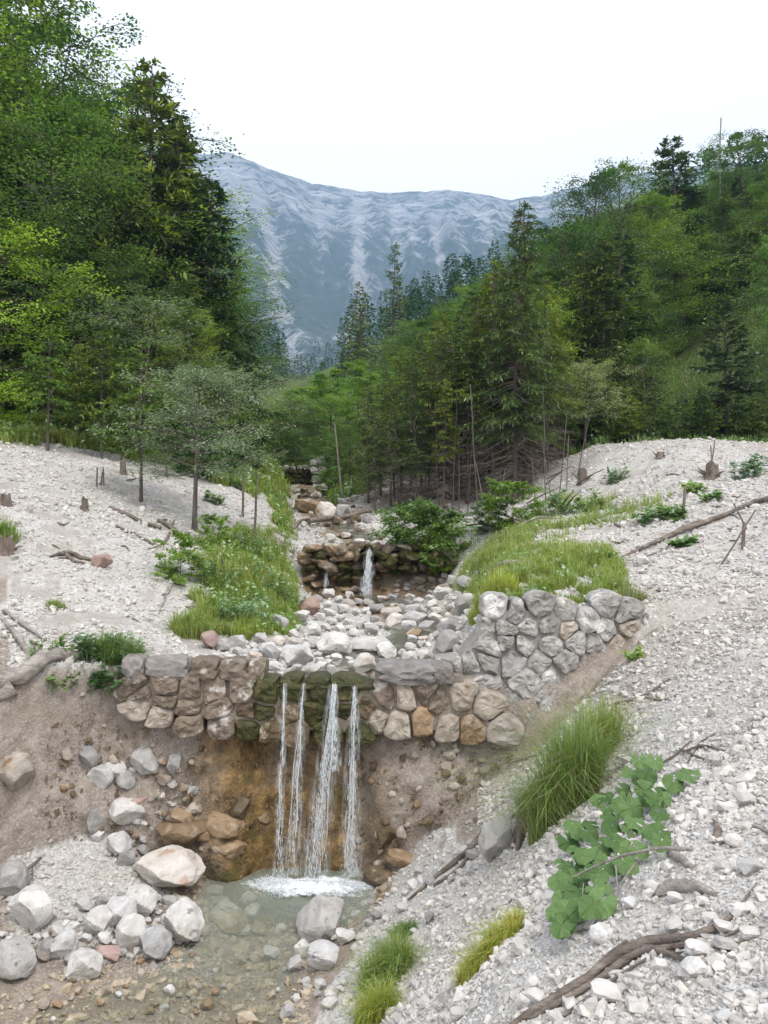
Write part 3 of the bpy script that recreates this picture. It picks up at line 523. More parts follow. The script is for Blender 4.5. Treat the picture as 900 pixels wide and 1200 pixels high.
# ------------------------------------------------------------------ masonry
def clip_half(poly, p, n):       # keep the side where (q-p).n <= 0
    out = []; k = len(poly)
    for i in range(k):
        a, b = poly[i], poly[(i + 1) % k]; da, db = (a - p) @ n, (b - p) @ n
        if da <= 0: out.append(a)
        if (da < 0 < db) or (db < 0 < da): out.append(a + (b - a) * (da / (da - db)))
    return out
def masonry(parent, seeds, rad, front, mats, thick=.3, gap=.013, bulge=.035, rough=.022, seed=0, region=None, name='stone'):
    """seeds: (k,2) in wall plane (x,z); rad: (rx, rz) reach of a cell; front(x,z) -> y of the face; mats(x,z,i) -> material"""
    S = np.array(seeds, float); r = np.random.default_rng(seed); P0 = np.array(parent.location[:]); made = []
    for i, s in enumerate(S):
        if region is not None and not in_poly(s[0], s[1], region).item(): continue
        rr = np.broadcast_to(rad, (len(S), 2))[i]
        ang = np.arange(12) * math.pi / 6 + .1; poly = [s + np.array([math.cos(a) * rr[0], math.sin(a) * rr[1]]) * r.uniform(.9, 1.1) for a in ang]
        d = np.linalg.norm(S - s, axis=1)
        for j in np.argsort(d)[1:16]:
            n = S[j] - s; L = np.linalg.norm(n)
            if L < 1e-6: continue
            poly = clip_half(poly, s + n * (.5 + 0.04 * math.sin(i * 7 + j * 7)) , n / L)
            if len(poly) < 3: break
        if len(poly) < 3: continue
        q = np.array(poly); c = q.mean(0)
        # round the corners, resample
        q2 = []
        for k in range(len(q)):
            a, b = q[k], q[(k + 1) % len(q)]; q2 += [a * .9 + b * .1, a * .1 + b * .9]
        q = np.array(q2); cl = np.vstack([q, q[:1]]); sl = np.r_[0, np.cumsum(np.linalg.norm(np.diff(cl, axis=0), axis=1))]
        m = 18; tt = np.linspace(0, sl[-1], m, endpoint=False); q = np.stack([np.interp(tt, sl, cl[:, 0]), np.interp(tt, sl, cl[:, 1])], -1)
        c = q.mean(0); v = q - c; L = np.linalg.norm(v, axis=1, keepdims=True); q = c + v * np.clip((L - gap) / (L + 1e-6), .2, 1)
        out = bulge * r.uniform(-.35, 1.)
        rings = []
        tilt = r.normal(0, .12, 2)
        for f, dy in ((1., thick), (1., .022), (.955, .0), (.82, -bulge * .25), (.58, -bulge * .4), (.3, -bulge * .4)):
            w = c + (q - c) * f; w = w + (rough * .8 * np.stack([vnoise(w[:, 0] * 9, w[:, 1] * 9, i * 3.1, 1), vnoise(w[:, 0] * 9, w[:, 1] * 9, i * 3.1 + 50, 1)], -1) if f > .5 else 0)
            y = front(w[:, 0], w[:, 1]) + dy - (out if dy < thick else 0) + ((w - c) @ tilt if dy < thick else 0)
            if dy < thick: y = y + rough * fbm(w[:, 0] * 14, w[:, 1] * 14, i * 1.7, 4, 3, .65)
            rings.append(np.stack([w[:, 0], y, w[:, 1]], -1))
        V = np.concatenate(rings + [np.array([[c[0], front(c[0], c[1]) - bulge * .4 - out, c[1]]])]); K = len(rings)
        G = Geo(); jj = np.arange(m); loc = np.array([c[0], float(front(c[0], c[1])), c[1]])
        V = V - loc; G.v.append(V); G.n = 0
        Q = np.concatenate([np.stack([k * m + jj, k * m + (jj + 1) % m, (k + 1) * m + (jj + 1) % m, (k + 1) * m + jj], -1) for k in range(K - 1)])
        G.f = {4: [Q[:, ::-1]], 3: [np.stack([(K - 1) * m + jj, (K - 1) * m + (jj + 1) % m, np.full(m, K * m)], -1)[:, ::-1]]}; G.mi = {4: [np.zeros(len(Q))], 3: [np.zeros(m)]}
        o = link(name, G.mesh(name, mats(c[0], c[1], i), False), parent, loc - P0); made.append(o)
    return made
def rowseeds(px0, px1, py, d, step, jx=.25, jy=3, r=rng):
    out = []; x = px0 + step * r.uniform(.3, .6)
    while x < px1:
        p = at(x, (py(x) if callable(py) else py) + r.uniform(-jy, jy), d); out.append((p.x, p.z)); x += step * r.uniform(1 - jx, 1 + jx)
    return out
def block(seed, sx, sy, sz, rough=.04):       # a rough-hewn block
    r = np.random.default_rng(seed); V, Fc = ICO[3]; V = V.copy(); m = np.abs(V).max(1, keepdims=True); V = V / (m ** .82); V /= np.abs(V).max(0)
    V *= 1 + rough * fbm(V[:, 0] * 3 + seed, V[:, 1] * 3, V[:, 2] * 3, 4, seed)[:, None]
    V[:, 0] += .08 * V[:, 2] * r.normal(); V[:, 2] += .06 * V[:, 0] * r.normal()
    return V * np.array([sx, sy, sz]) / 2, Fc
def block_obj(name, parent, centre, size, mat, seed, rough=.075):
    V, Fc = block(seed, *size, rough); G = Geo(); G.add(V, Fc); loc = Vector(centre) - (parent.location if parent else Vector())
    return link(name, G.mesh(name, mat, False), parent, loc)
PR2_ = [rock(s + 50, 2, 12, .09, (1, .85, .8), (.45, .9)) for s in range(8)]
# the lower check dam ------------------------------------------------
DF = 8.93
dam = tag(empty('stone_dam', (at(290, 865, DF).x, DF, at(290, 865, DF).z)), 'long low stone check dam with mossy spillway across the stream, just above the green pool', 'dam')
def backing(parent, outline, y0, y1, mat, name='mortar'):
    P0 = np.array(parent.location[:]); q = np.array(outline, float); n = len(q)
    V = np.vstack([np.stack([q[:, 0], y0(q[:, 0], q[:, 1]) if callable(y0) else np.full(n, y0), q[:, 1]], -1), np.stack([q[:, 0], np.full(n, y1), q[:, 1]], -1)]) - P0
    me = bpy.data.meshes.new(name); me.from_pydata(V.tolist(), [], [list(range(n))[::-1], list(range(n, 2 * n))] + [[i, (i + 1) % n, n + (i + 1) % n, n + i] for i in range(n)]); me.materials.append(mat)
    return link(name, me, parent)
def pz(px, py, d): p = at(px, py, d); return (p.x, p.z)
M['mortar'] = stone_mat('crumbling_mortar', ((.14, .115, .09), (.32, .28, .23)), scale=12, rnd='obj')
M['shaded_wet_earth'] = stone_mat('wet_earth_with_gap_shade', ((.03, .022, .015), (.08, .06, .04)), scale=12, rnd='obj')  # earth tone kept dark to paint shade into gaps and undercut
M['mortar_grey'] = stone_mat('grey_mortar', ((.22, .21, .20), (.36, .345, .33)), scale=12, rnd='obj')
backing(dam, [pz(146, 776, 8.99), pz(290, 783, 8.99), pz(292, 803, 8.99), pz(438, 806, 8.99), pz(440, 785, 8.99), pz(540, 792, 8.99), pz(575, 850, 8.99), pz(440, 860, 8.99), pz(290, 850, 8.99), pz(200, 832, 8.99), pz(148, 822, 8.99)], 8.965, 9.32, M['mortar'])
sd = []
bot = lambda x: np.interp(x, [135, 200, 290, 440, 600], [828, 840, 856, 852, 856])
sd += rowseeds(140, 300, lambda x: 806 + (x - 140) * .02, DF, 33) + rowseeds(150, 300, lambda x: bot(x) - 16, DF, 30) + rowseeds(146, 300, lambda x: bot(x) - 3, DF, 34, jy=4)
nleft = len(sd)
sd += rowseeds(296, 440, 812, DF, 38, jy=1) + rowseeds(290, 440, 834, DF, 33) + rowseeds(300, 432, 854, DF, 38)
sd += [pz(x, y, DF) for x, y in [(452, 818), (475, 818), (498, 812), (516, 822), (540, 818), (467, 849), (496, 846), (525, 853), (553, 854), (588, 856), (572, 830), (440, 842)]]
def dmat(x, z, i):
    px, py = to_px(x, DF, z)
    if 286 < px < 443: return M['wall_moss'] if (py < 828 or hsh(np.array(i), np.array(1), np.array(2)) < .6) else M['weir_stone']
    if px > 443: return M['wall_tan'] if hsh(np.array(i), np.array(3), np.array(2)) < .6 else (M['boulder_orange'] if py > 835 else M['wall_brown'])
    return M['wall_tan'] if (py > 830 and px < 200) else M['wall_brown']
masonry(dam, sd, (.26, .19), lambda x, z: DF + .02 + .0 * x, dmat, .35, seed=3, bulge=.05, gap=.008, rough=.022)
x0 = 142
for k, w in enumerate([27, 53, 34, 33, 22]):        # capstones of the left wing
    p = at(x0 + w / 2, 783 + k * 1.0, DF); block_obj('capstone', dam, (p.x, DF + .17, p.z), (w / F * 9 * .97, .44, .235), M['cap_stone'] if k < 2 else M['wall_brown'], 40 + k)
    x0 += w
for (px, py, w, h, k) in [(478, 790, 74, 25, 1), (519, 791, 26, 24, 2)]:
    p = at(px, py, DF); block_obj('capstone', dam, (p.x, DF + .18, p.z), (w / F * 9, .5, h / F * 9), M['cap_stone'], 60 + k)
lip = at(365, 801, DF)
for k, (a, b) in enumerate([(292, 330), (330, 372), (372, 405), (405, 440)]):
    p = at((a + b) / 2, 802, DF); block_obj('lip_stone', dam, (p.x, DF + .215, p.z - .03), ((b - a) / F * 9 * 1.0, .5, .07), M['wall_moss'], 80 + k, .008)
# the grey wing wall --------------------------------------------------
wing = tag(empty('wing_wall', (at(640, 850, 9.3).x, 9.3, at(640, 850, 9.3).z)), 'grey rubble stone wing wall holding back the grassy bank right of the dam', 'wall')
WO = [(519, 790), (530, 772), (548, 752), (562, 730), (577, 712), (640, 708), (735, 706), (765, 702), (800, 703), (806, 722), (765, 745), (735, 772), (690, 792), (655, 800), (640, 846), (612, 850), (604, 838), (570, 842), (545, 818)]
WR = [pz(x, y, 9.3) for x, y in WO]
fw = lambda x, z: 9.2 + .09 * (x - .7) + .10 * (z - (ZC - 1.6))
sdw = []; yy = 716
r2 = np.random.default_rng(21)
while yy < 850:
    stp = 25 if yy < 790 else 31
    sdw += rowseeds(505 + r2.uniform(0, 14), 800, yy, 9.3, stp + 2, jx=.3, jy=6, r=r2); yy += stp * .8
backing(wing, [pz(x, y, 9.33) for x, y in [(527, 785), (556, 748), (580, 717), (700, 715), (738, 714), (742, 730), (730, 752), (715, 768), (685, 790), (652, 800), (632, 838), (575, 836), (550, 815)]], lambda x, z: 9.2 + .09 * (x - .7) + .10 * (z - (ZC - 1.6)) + .03, 9.75, M['mortar_grey'])
sdw = [q for q in sdw if r2.random() > .13]
masonry(wing, sdw, (.25, .20), fw, lambda x, z, i: M['wall_grey'] if hsh(np.array(i), np.array(1), np.array(5)) < .86 else M['wall_tan'], .32, seed=9, bulge=.045, gap=.006, rough=.023, region=WR)
# ------------------------------------------------------------------ second and third weir up the valley
def weir(label, outline, d, stp, mats, seed, name='stone_weir', sy=.72, rad=None, thick=.4):
    xs = [p[0] for p in outline]; ys = [p[1] for p in outline]; o = tag(empty(name, at(sum(xs) / len(xs), max(ys), d)), label, 'weir')
    r = np.random.default_rng(seed); sd = []; y = min(ys) + stp * .4
    while y < max(ys): sd += rowseeds(min(xs), max(xs), y, d, stp, jx=.35, jy=stp * .18, r=r); y += stp * sy
    rad = rad or (stp * .8 / F * d, stp * .52 / F * d)
    cx_, cy_ = sum(xs) / len(xs), sum(ys) / len(ys)
    backing(o, [pz(cx_ + (x - cx_) * .97, cy_ + (y - cy_) * .9, d) for x, y in outline], d + .08, d + .5, M['shaded_wet_earth'])  # dark slab added so the gaps between stones look shaded
    masonry(o, sd, rad, lambda x, z: d + 0 * x, mats, thick, seed=seed, gap=.02, bulge=.10, rough=.05, region=[pz(x, y, d) for x, y in outline])
    return o
rw = tag(empty('rock_weir', at(435, 700, 17.9)), 'dark dripping ledge of rocks with a short white waterfall, second step up the stream', 'weir')
backing(rw, [pz(x, y, 18.1) for x, y in [(352, 650), (366, 641), (440, 644), (515, 648), (520, 700), (360, 700)]], 18.25, 18.6, M['shaded_wet_earth'])  # dark sheet behind the ledge, painted shade for gaps and hollow
rwr = np.random.default_rng(12); RWG = {}
for row, (yy_, n_) in enumerate([(644, 12), (651, 12), (658, 12), (664, 11), (671, 9), (678, 7), (685, 6), (692, 6)]):
    x = 353 + rwr.uniform(0, 6)
    while x < (522 if yy_ < 668 else 440):
        w = rwr.uniform(8, 24); h = rwr.uniform(6, 11); p = at(x + w / 2, yy_ + rwr.uniform(-2, 2), 17.95 + rwr.uniform(-.22, .22) + (.12 if yy_ > 668 else -.08))
        mt = ['weir_stone', 'weir_stone', 'boulder_orange', 'wall_brown', 'wall_moss', 'wall_tan' if row < 2 else 'weir_stone'][rwr.integers(6)]; k = int(rwr.integers(8))
        if (k, mt) not in RWG: G = Geo(); G.add(*PR2_[k]); RWG[(k, mt)] = G.mesh('stone', M[mt], False)
        o = link('stone', RWG[(k, mt)], rw, p - rw.location); o.scale = (w / F * 18 * .56, .32, h / F * 18 * .72); o.rotation_euler = (0, rwr.normal() * .12, rwr.normal() * .3); x += w * .86
weir('small mossy stone weir with a pale top, farthest up the stream', [(326, 546), (376, 546), (378, 570), (326, 570)], 37.6, 6.5, lambda x, z, i: M['wall_moss'] if i > 8 else M['wall_grey'], 6)
wg = tag(empty('stone_abutment', at(372, 575, 37.2)), 'grey stone abutment at the right end of the farthest weir', 'wall')
for k, (px, py, w, h) in enumerate([(368, 543, 9, 8), (376, 540, 9, 9), (369, 552, 10, 9), (378, 552, 9, 10), (371, 562, 11, 9), (381, 564, 8, 9)]):
    p = at(px, py, 37.2); block_obj('stone', wg, p, (w / F * 37.2, .8, h / F * 37.2), M['wall_grey'], 90 + k, .08)
# ------------------------------------------------------------------ boulders and rocks, each a thing
PR = [rock(s, 4, 14, .085, (1, .85, .72), (.5, .92)) for s in range(10)]
PR2 = [rock(s + 50, 2, 10, .06, (1, .85, .7), (.5, .9)) for s in range(8)]
rock_me = {}
def rock_mesh(k, mat, big=True):
    key = (k, mat, big)
    if key not in rock_me:
        G = Geo(); G.add(*(PR if big else PR2)[k]); rock_me[key] = G.mesh('rock', M[mat], False)
    return rock_me[key]
rr = random.Random(5)
def boulder(px, py, w, h, mat, label, group=None, name='boulder', seed=None, sink=.12, dmin=0., shear=0):
    p = hitp(px, py - h * .18, dmin); d = p.y; sx = w / F * d / 2; sz = h / F * d / 2; k = rr.randrange(10) if seed is None else seed
    o = link(name, rock_mesh(k, mat)); o.location = (p.x, p.y - sx * .1, p.z + sz * (1 - 2 * sink)); o.scale = (sx, (sx + sz) * .52, sz * 1.02); o.rotation_euler = (rr.uniform(-.2, .2), rr.uniform(-.2, .2) + shear, rr.uniform(-.3, .3))
    return tag(o, label, 'boulder' if w >= 34 else 'rock', group)
for a in [
 (198, 1048, 84, 46, 'boulder_pinkwhite', 'large white boulder with rusty stain at the left edge of the green pool'),
 (216, 1018, 62, 34, 'boulder_orange', 'long ochre boulder lying directly behind the rust-stained white boulder'),
 (212, 988, 32, 24, 'boulder_orange', 'upper of two small orange rocks above the ochre boulder'),
 (240, 998, 30, 20, 'boulder_orange', 'small rounded orange rock between two ochre ones left of the fall'),
 (263, 1002, 46, 32, 'boulder_orange', 'wet brown rock at the foot of the dripping earth face'),
 (266, 1024, 44, 26, 'boulder_orange', 'wet ochre rock standing in the water left of the waterfall foam'),
 (170, 934, 34, 38, 'boulder', 'white angular boulder, highest of the cluster left of the waterfall'),
 (118, 944, 31, 28, 'boulder', 'white blocky rock at the left end of the upper cluster'),
 (134, 924, 28, 20, 'boulder', 'pale rock wedged behind the white blocky one'),
 (148, 938, 26, 20, 'boulder_grey', 'grey rock in the middle of the upper cluster on the left bank'),
 (163, 952, 28, 18, 'boulder_red', 'pinkish rock just below the highest white boulder'),
 (150, 980, 42, 32, 'boulder', 'broad pale boulder below the upper cluster left of the waterfall'),
 (138, 1007, 32, 28, 'boulder', 'egg-shaped pale rock halfway down to the stained boulder'),
 (113, 987, 22, 28, 'boulder_grey', 'upright grey rock at the left of the egg-shaped one'),
 (205, 925, 16, 24, 'boulder_grey', 'narrow grey rock standing apart at the foot of the earth face'),
 (104, 915, 28, 24, 'boulder_grey', 'dusty grey rock resting high on the gravel left of the cluster'),
 (20, 936, 40, 48, 'wall_tan', 'dusty tan boulder half buried in the brown bank at the left edge'),
 (38, 1092, 52, 44, 'boulder', 'large grey boulder with pale top near the left edge by the pool'),
 (18, 1148, 50, 42, 'boulder', 'big bright white boulder in the lower left corner'),
 (12, 1052, 44, 38, 'boulder_grey', 'pale grey boulder behind the fallen branch at the left edge'),
 (76, 1122, 32, 28, 'boulder', 'white rock with a flat top left of the boulder row'),
 (100, 1149, 40, 30, 'boulder', 'white angular rock set forward at the water edge'),
 (118, 1100, 30, 32, 'boulder', 'upright white rock in the row along the pool'),
 (142, 1092, 38, 34, 'boulder', 'round white rock in the middle of the row along the pool'),
 (166, 1082, 38, 38, 'boulder', 'tall white rock at the back of the row along the pool'),
 (155, 1118, 36, 38, 'boulder', 'rugged white boulder at the front of the row along the pool'),
 (181, 1128, 40, 36, 'boulder_grey', 'rough pale grey boulder beside the big tan-white one'),
 (215, 1113, 48, 50, 'boulder', 'big tan-white boulder at the right end of the row along the pool'),
 (127, 1128, 32, 18, 'boulder_red', 'flat brownish rock low in the row along the pool'),
 (56, 1124, 26, 20, 'boulder_grey', 'small grey rock squeezed between the two large left boulders'),
 (266, 1094, 50, 22, 'boulder_orange', 'flat ochre rock breaking the surface in the shallow pool'),
 (283, 1099, 24, 16, 'boulder', 'small white rock standing in shallow water beside the ochre one'),
 (378, 1114, 58, 58, 'boulder', 'large pale boulder on the right edge of the green pool'),
 (353, 1130, 22, 26, 'boulder', 'small white rock at the left foot of the large right boulder'),
 (380, 1138, 36, 30, 'boulder', 'white rock in front of the large right boulder'),
 (345, 1142, 17, 20, 'boulder', 'little white rock at the water line right of the pool'),
 (580, 1012, 40, 50, 'boulder', 'upright pale boulder on the gravel ridge beneath the overhanging grass'),
 (606, 962, 22, 40, 'boulder', 'leaning white slab rock beside the grass tussock below the grey wall'),
 (318, 1128, 20, 16, 'boulder', 'lone white rock in the shallows in front of the pool'),
 (245, 764, 24, 22, 'boulder_red', 'reddish rock on top of the left dam wing'),
 (120, 668, 24, 16, 'boulder_red', 'lone pinkish rock half sunk in the left scree slope'),
 (753, 665, 15, 12, 'boulder', 'single pale rock in the sandy part of the right slope'),
 (317, 780, 24, 22, 'boulder_grey', 'grey round rock among the white ones near the dam lip'),
 (349, 782, 38, 24, 'boulder', 'broad white boulder behind the dam lip on the left'),
 (321, 796, 22, 20, 'boulder', 'pale rock sitting just left of the spillway lip'),
 (365, 798, 24, 20, 'boulder', 'round white rock on the spillway lip'),
 (392, 770, 44, 27, 'boulder', 'large white boulder in the middle of the stream bed behind the dam'),
 (434, 770, 48, 20, 'boulder', 'flat white slab in the stream bed above the cap stones'),
 (426, 790, 28, 22, 'boulder_pinkwhite', 'white rock with rusty base beside the spillway'),
 (484, 739, 36, 22, 'boulder_grey', 'grey flat-topped boulder in the brook below the second weir'),
 (485, 753, 21, 15, 'boulder_orange', 'small rust-brown rock in the brook'),
 (527, 749, 28, 20, 'boulder_grey', 'grey rock between the brook and the wing wall'),
 (525, 773, 32, 32, 'boulder_grey', 'grey boulder leaning on the left end of the wing wall'),
 (362, 724, 28, 22, 'boulder_red', 'rosy grey rock at the edge of the left grass mound'),
 (548, 692, 30, 16, 'boulder_grey', 'dark grey rock below the log in the grass'),
 (545, 722, 26, 24, 'boulder_grey', 'squarish grey boulder at the top of the wing wall corner'),
 (360, 604, 30, 18, 'boulder_orange', 'tan slab in the steep stream bed above the second weir'),
 (383, 614, 28, 24, 'boulder_pinkwhite', 'pale tan block in the steep stream bed above the second weir'),
 (403, 612, 20, 20, 'boulder_grey', 'grey block beside the log across the stream'),
]: boulder(*a)
R3 = np.random.default_rng(77); SMALL = 14.5; small = []
def zone_words(x, y, xs, ys):
    a = (x - min(xs)) / (max(xs) - min(xs)); b = (y - min(ys)) / (max(ys) - min(ys))
    return ', ' + ('rear' if b < .4 else ('middle' if b < .7 else 'front')) + (' left' if a < .33 else (' centre' if a < .66 else ' right'))
def fill(poly, n, lo, hi, mats, label, group, dmin=0., cat='rock', pw=2.2, flat=.75):
    xs = [p[0] for p in poly]; ys = [p[1] for p in poly]; got = []; tries = 0
    while len(got) < n and tries < n * 30:
        tries += 1; x, y = R3.uniform(min(xs), max(xs)), R3.uniform(min(ys), max(ys)); w = lo + (hi - lo) * R3.random() ** pw
        if not in_poly(x, y, poly).item() or any(abs(x - a) < (w + c) * .36 and abs(y - b) < (w + c) * .24 for a, b, c in got): continue
        got.append((x, y, w)); mt = mats[R3.integers(len(mats))]; word = {'boulder': 'white', 'boulder_grey': 'grey', 'boulder_red': 'reddish', 'boulder_orange': 'ochre', 'boulder_pinkwhite': 'rust-stained', 'wall_tan': 'tan', 'weir_stone': 'dark wet'}[mt]
        o = boulder(x, y, w, w * R3.uniform(flat - .15, flat + .1), mt, word + ' ' + label + zone_words(x, y, xs, ys), word + ' ' + group, 'rock', dmin=dmin)
        if w < SMALL and len(small) < 230:
            for k_ in ('label', 'category', 'group'): del o[k_]
            o.name = 'stone'; o.parent = ground; small.append(o)
fill([(292, 797), (255, 765), (300, 757), (350, 728), (378, 702), (470, 704), (560, 700), (562, 722), (535, 752), (515, 782), (440, 782), (432, 788), (330, 798)], 135, 11, 27, ['boulder', 'boulder', 'boulder', 'boulder_grey', 'boulder_pinkwhite'], 'rock in the stream bed between the dam and the second weir', 'rocks in the stream bed above the dam', 9.3)
fill([(345, 636), (348, 600), (340, 580), (365, 578), (410, 580), (430, 600), (440, 620), (450, 642), (400, 640)], 46, 6, 16, ['boulder_grey', 'boulder', 'boulder_pinkwhite', 'weir_stone'], 'rock in the steep stream bed above the second weir', 'rocks in the steep upper stream bed', 18.5)
fill([(95, 925), (200, 900), (235, 960), (205, 985), (180, 1020), (160, 1040), (120, 1000), (95, 960)], 85, 7, 22, ['boulder', 'boulder_grey', 'boulder', 'boulder_red', 'wall_tan'], 'dusty rock in the rubble at the foot of the left bank', 'small rocks on the left bank beside the fall')
fill([(0, 1100), (60, 1070), (150, 1055), (235, 1060), (240, 1105), (180, 1125), (60, 1140)], 110, 8, 23, ['boulder', 'boulder', 'boulder', 'boulder_grey', 'wall_tan'], 'small rock between the boulders along the left edge of the pool', 'small rocks along the pool')
fill([(230, 1110), (330, 1090), (400, 1060), (330, 1190), (60, 1200), (10, 1170)], 40, 7, 18, ['boulder_orange', 'wall_tan', 'boulder'], 'small rock on the shallow floor of the pool outflow', 'stones in the shallow outflow', pw=2)
fill([(455, 690), (520, 670), (545, 690), (520, 700), (460, 702)], 22, 8, 17, ['boulder_grey', 'wall_tan'], 'rock heaped under the overhang right of the second waterfall', 'rocks right of the second waterfall')
fill([(330, 1200), (352, 1130), (420, 1060), (560, 985), (575, 1020), (470, 1110), (450, 1200)], 50, 9, 26, ['boulder', 'boulder', 'boulder_grey'], 'rock on the bank between pool and grass tufts', 'rocks on the right gravel bank', pw=2.6)
fill([(520, 1200), (600, 1120), (880, 940), (900, 1200)], 26, 18, 34, ['boulder', 'boulder'], 'larger rock lying in the bright gravel of the near right slope', 'larger stones on the near right slope', pw=1.8, flat=.6)
# ------------------------------------------------------------------ gravel: the 300 largest are stones of the ground, the rest is stuff
G20 = []
for s in range(14):
    V, Fc = ICO[1]; r = np.random.default_rng(s); V = V[np.arange(12) % len(V)] if False else V
    V = V.copy()
    for i in range(6):
        n = r.normal(size=3); n /= np.linalg.norm(n); h = r.uniform(.35, .75); d = V @ n - h; m = d > 0; V[m] -= n * d[m][:, None]
    V = V * (1 + r.uniform(-.13, .13, (len(V), 1))) * np.array([1, r.uniform(.6, .9), r.uniform(.45, .75)]); V /= np.abs(V).max(); G20.append((V, Fc))
def sample(n, px0, px1, d0, d1, pw=0.):
    px = R3.uniform(px0, px1, n); a = R3.random(n)
    d = np.exp(math.log(d0) + (math.log(d1) - math.log(d0)) * a) if pw == 0 else (d0 ** pw + (d1 ** pw - d0 ** pw) * a) ** (1 / pw)
    x = (px - 450) / F * d; z = H(x, d); return x, d, z
def gravel_points(n, px0, px1, d0, d1, smin, smax, keep, pw=-1., k=2.4):
    x, y, z = sample(n, px0, px1, d0, d1, pw); g, s, w = zones(x, y, z); qx, qy = to_px(x, y, z)
    m = keep(g, s, w, qx, qy, y) & (R3.random(n) < 1); x, y, z = x[m], y[m], z[m]
    u = R3.random(len(x)); sz = (smin ** -k + (smax ** -k - smin ** -k) * u) ** (-1 / k)
    return np.stack([x, y, z + sz * .12], -1), sz
zz_ = lambda x, y: ground_raw(x, y)[0]
near = lambda g, s, w, px, py, y: (g < .5) & (s < .5) & (w < .5)
sandy = lambda g, s, w, px, py, y: (g < .5) & (s >= .5) & (w < .5)
wetk = lambda g, s, w, px, py, y: (w >= .5)
sets = [gravel_points(15000, 330, 1000, 2.2, 5.0, .009, .05, near, -1.), gravel_points(15000, 380, 1000, 4.5, 9.6, .012, .065, near, -1.), gravel_points(6500, 560, 1000, 8.0, 15, .018, .08, near, -1.),
        gravel_points(7000, -60, 320, 6.2, 8.6, .012, .06, near, -1.), gravel_points(16000, -60, 360, 8.8, 24, .014, .085, near, -1.2), gravel_points(9000, 330, 960, 9.6, 20, .018, .10, near, -1.2), gravel_points(11000, 600, 960, 14, 26, .02, .11, near, 0), gravel_points(7000, -60, 330, 14, 23, .02, .10, near, 0), gravel_points(2500, 330, 450, 18, 38, .03, .2, near, -1.)]
P = np.concatenate([a for a, b in sets]); S = np.concatenate([b for a, b in sets])
scr = S / P[:, 1]; order = np.argsort(-scr); big = order[:0]; qx, qy = to_px(P[:, 0], P[:, 1], P[:, 2])
vis = (qx > 0) & (qx < 900) & (qy < 1200); cand = order[vis[order]][:300 - len(small)]
gm = []
for V, Fc in G20[:10]:
    G = Geo(); G.add(V, Fc); gm.append(G.mesh('stone', M['gravel'], False))
for i in cand:
    o = link('stone', gm[R3.integers(10)], ground, P[i]); s = S[i] * 1.15; o.scale = (s, s, s * .9); o.rotation_euler = (R3.normal() * .4, R3.normal() * .4, R3.uniform(0, 6.28))
rest = np.ones(len(P), bool); rest[cand] = False
G = Geo(); scatter(G, G20, P[rest], S[rest], R3, .5)
tag(link('gravel', G.mesh('gravel', M['gravel'], False)), 'white limestone gravel covering the scree slopes on both sides', kind='stuff')
sets = [gravel_points(7000, 430, 960, 7.2, 10.5, .010, .05, lambda g, s, w, px, py, y: (g < .5) & (s > .15) & (w < .5)), gravel_points(6000, -60, 260, 7., 9.6, .010, .06, sandy)]
G = Geo(); scatter(G, G20, np.concatenate([a for a, b in sets]), np.concatenate([b for a, b in sets]), R3, .5)
tag(link('dusty_gravel', G.mesh('dusty_gravel', M['gravel_tan'], False)), 'tan dusty gravel on the brown washed-out banks', kind='stuff')
# pebbles stuck in the earth face and the pool floor
n = 2600; px = R3.uniform(60, 600, n); e = edge(px); y = e - CW * R3.random(n) ** .8; x = (px - 450) / F * y; z = H(x, y); m = z < ZC - 2.0
s = (.008 ** -2 + (.05 ** -2 - .008 ** -2) * R3.random(n)) ** -.5; rib = np.exp(-((px - 262) / 16.) ** 2) + .7 * np.exp(-((px - 300) / 14.) ** 2)
G = Geo(); scatter(G, G20, np.stack([x, y - .05 - .12 * rib, z], -1)[m], s[m], R3, 1.)
M['pebble_wet'] = stone_mat('wet_brown_pebbles', ((.10, .07, .04), (.26, .19, .12)), rough=.5, scale=10)
tag(link('embedded_pebbles', G.mesh('embedded_pebbles', M['pebble_wet'], False)), 'brown pebbles stuck in the washed-out earth face behind the waterfall', kind='stuff')
n = 7000; px = R3.uniform(-60, 470, n); y = (5.2 ** -1 + (9.1 ** -1 - 5.2 ** -1) * R3.random(n)) ** -1; x = (px - 450) / F * y; z = H(x, y); m = z < .06
s = (.012 ** -1.6 + (.10 ** -1.6 - .012 ** -1.6) * R3.random(n)) ** (-1 / 1.6)
M['pebble_pool'] = stone_mat('tan_pool_floor_stones', ((.26, .20, .13), (.54, .47, .37)), rough=.6, scale=7)
G = Geo(); scatter(G, G20, np.stack([x, y, z], -1)[m], s[m] * np.array([1, 1, .45])[None].repeat(m.sum(), 0) if False else s[m], R3, .25)
tag(link('pool_pebbles', G.mesh('pool_pebbles', M['pebble_pool'], False)), 'tan and olive stones on the floor of the clear pool', kind='stuff')
